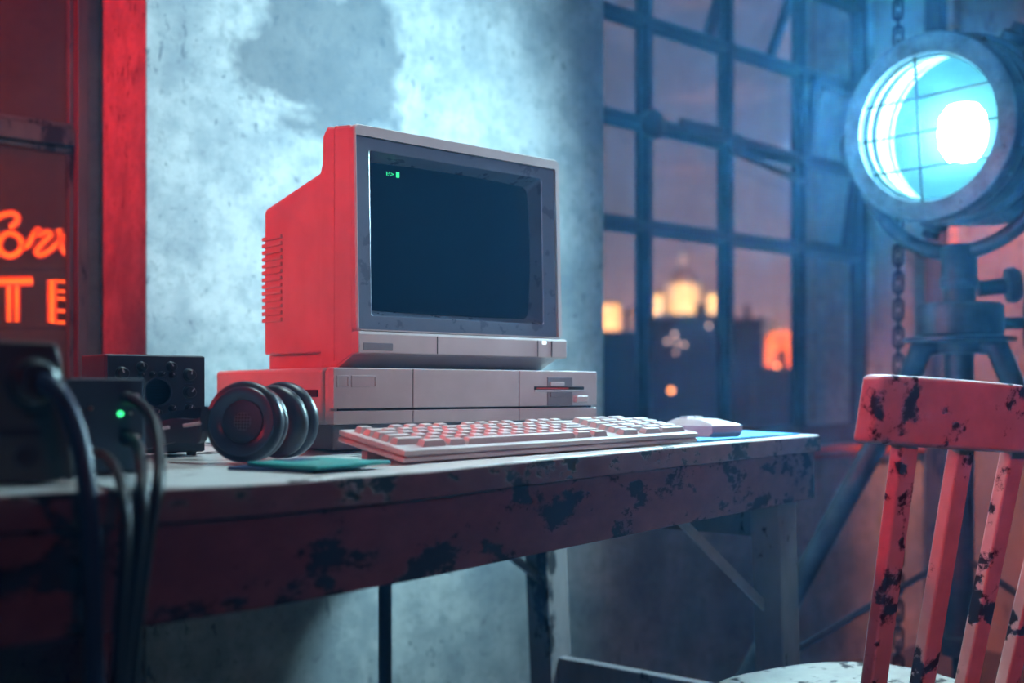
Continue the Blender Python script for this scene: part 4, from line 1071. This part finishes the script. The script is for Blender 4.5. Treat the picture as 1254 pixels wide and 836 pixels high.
# ------------------------------------------------------------------ lights
def light(kind, name, loc, col, power, target=None, **kw):
    l = bpy.data.lights.new(name, kind); l.color = col; l.energy = power
    for k, v in kw.items(): setattr(l, k, v)
    o = bpy.data.objects.new(name, l); C.objects.link(o); o.location = loc
    if target is not None: o.rotation_euler = (V(target)-V(loc)).to_track_quat('-Z', 'Y').to_euler()
    return o
CY = (.36, .80, 1.0)
lens_w = LC + ld*.06
light('SPOT', 'spotlight_beam', lens_w + V((0, .02, .02)), (.48, .84, 1.0), 172, lens_w + V((-1, .09, -.14)), spot_size=math.radians(168), spot_blend=.9, shadow_soft_size=.08)
light('AREA', 'high_cool_fill', (1.25, 1.25, 2.95), (.50, .85, 1.0), 6, (1.20, 1.35, .8), shape='DISK', size=.4)  # added overhead cool fill, no such lamp in the room
light('SPOT', 'table_top_fill', (1.2, 1.38, 2.98), (.66, .92, 1.0), 165, (.95, .97, .75), spot_size=math.radians(40), spot_blend=.6, shadow_soft_size=.12)  # unseen fill put in to whiten the tabletop and key tops
na_, ne_ = math.radians(-31), math.radians(-13)
light('SPOT', 'monitor_red_fill', (-.20, 1.75, 1.25), (1, .014, .017), 54, (-.20+math.cos(na_), 1.75+math.sin(na_), 1.25+math.tan(ne_)), spot_size=math.radians(33), spot_blend=.2, shadow_soft_size=.10)  # added red spot inside the room, standing in for neon light on the monitor
light('SPOT', 'pier_red_fill', (.12, 1.95, 1.42), (1, .014, .017), 23, (.757, 2.58, 1.36), spot_size=math.radians(128), spot_blend=.3, shadow_soft_size=.10)  # extra red spot out of view, put in to redden the pier's side
light('SPOT', 'chair_red_fill', (-1.3, -.9, 2.0), (1, .014, .010), 175, (1.62, .50, .55), spot_size=math.radians(15.5), spot_blend=.3, shadow_soft_size=.12)  # invented red spot aimed only at the chair
light('SPOT', 'keyboard_red_fill', (-1.5, .55, 1.6), (1, .03, .02), 130, (1.06, .935, .77), spot_size=math.radians(9), spot_blend=.3, shadow_soft_size=.08)  # narrow added spot that reddens the left sides of the keys
light('SPOT', 'side_wall_warm_fill', (2.80, 1.05, 2.9), (1, .30, .17), 420, (3.40, 1.45, 1.0), spot_size=math.radians(33), spot_blend=.5, shadow_soft_size=.12)  # made-up warm fill for the orange side wall
light('SPOT', 'case_pale_fill', (.76, -1.3, 2.0), (.74, .80, .95), 112, (.90, 1.1, 1.26), spot_size=math.radians(21), spot_blend=.25, shadow_soft_size=.12)  # unseen fill added to lift the computer and monitor fronts
light('SPOT', 'table_front_fill', (.2, -2.0, 2.4), (1.0, .20, .23), 52, (.86, .95, .68), spot_size=math.radians(25), spot_blend=.55, shadow_soft_size=.35)  # added reddish fill for the table front and keyboard, not a room lamp
# floodlights of the city
def flood(p, e, col=(1, .60, .28)): light('POINT', 'floodlight', p, col, e, shadow_soft_size=.4)
fwd = FW
flood(P(841, 372, ZCY-9), 16000); flood(P(806, 385, ZCY-5), 5000); flood(P(875, 372, ZCY-5), 3600); flood(P(841, 318, ZCY-4), 700)
flood(P(735, 392, 203), 10000, (1, .48, .2)); flood(P(790, 392, 208), 6000, (1, .48, .2))
flood(P(960, 440, ZA-5), 7000, (1, .22, .05)); flood(P(953, 392, ZA-1), 400, (1, .7, .45))
flood((.2, 2.9, 2.2), 5, (1, .22, .06));  # no city floodlight: added orange point for neon light on the alley wall

# ------------------------------------------------------------------ dusk sky
w = bpy.data.worlds.new('dusk'); bpy.context.scene.world = w; w.use_nodes = True; nt = w.node_tree; bg = nt.nodes['Background']
tc = N(nt, 'ShaderNodeTexCoord'); sp = N(nt, 'ShaderNodeSeparateXYZ'); nt.links.new(tc.outputs['Generated'], sp.inputs[0])
sky = ramp(nt, sp.outputs['Z'], [(0, (.16,.075,.06)), (.02, (.50,.20,.11)), (.07, (.26,.135,.115)), (.16, (.125,.105,.115)), (.4, (.075,.075,.095))])
mp = N(nt, 'ShaderNodeMapping'); mp.inputs['Scale'].default_value = (3, 3, 14); nt.links.new(tc.outputs['Generated'], mp.inputs['Vector'])
cl = noise(nt, mp.outputs[0], 1.6, 5, .6, .3)
sky = mixc(nt, ramp(nt, cl, [(.54, (0,0,0)), (.74, (.6,.6,.6))]), sky, (.42,.20,.14))
nt.links.new(sky, bg.inputs['Color']); bg.inputs['Strength'].default_value = 1.35

# ------------------------------------------------------------------ room haze
m_haze, nt, b = nodes('air_haze'); nt.nodes.remove(b)
vs = N(nt, 'ShaderNodeVolumeScatter'); vs.inputs['Color'].default_value = (.10,.46,1,1); vs.inputs['Density'].default_value = .027; vs.inputs['Anisotropy'].default_value = .45
nt.links.new(vs.outputs[0], nt.nodes['Material Output'].inputs['Volume'])
hz_ = MB().box((XL+.002, YF+.002, -.05), (XR-.002, YP-.002, ZC-.0008)).build('haze', m_haze, None, smooth=False)
tag(hz_, 'thin blue haze filling the room around the lit spotlight', 'haze', kind='stuff')

# ------------------------------------------------------------------ camera
cam = bpy.data.cameras.new('camera'); co = bpy.data.objects.new('camera', cam); C.objects.link(co)
cam.sensor_width = 36; cam.lens = FPX/1254*36; cam.shift_y = (HY-418)/1254; cam.shift_x = 0
co.location = (0, 0, EYE); co.rotation_euler = (PI/2, 0, math.atan2(FW.y, FW.x)-PI/2)
cam.clip_start = .05; cam.clip_end = 2000
cam.dof.use_dof = True; cam.dof.focus_distance = 1.33; cam.dof.aperture_fstop = 2.9
sc_n = bpy.context.scene; sc_n.camera = co
sc_n.view_settings.view_transform = 'Standard'; sc_n.view_settings.look = 'None'; sc_n.view_settings.gamma = 1; sc_n.view_settings.exposure = 0
sc_n.view_settings.use_curve_mapping = False
cy = sc_n.cycles; cy.max_bounces = 8; cy.diffuse_bounces = 3; cy.volume_bounces = 0; cy.transparent_max_bounces = 16; cy.sample_clamp_indirect = 6; cy.use_denoising = True
cy.caustics_reflective = False; cy.caustics_refractive = False
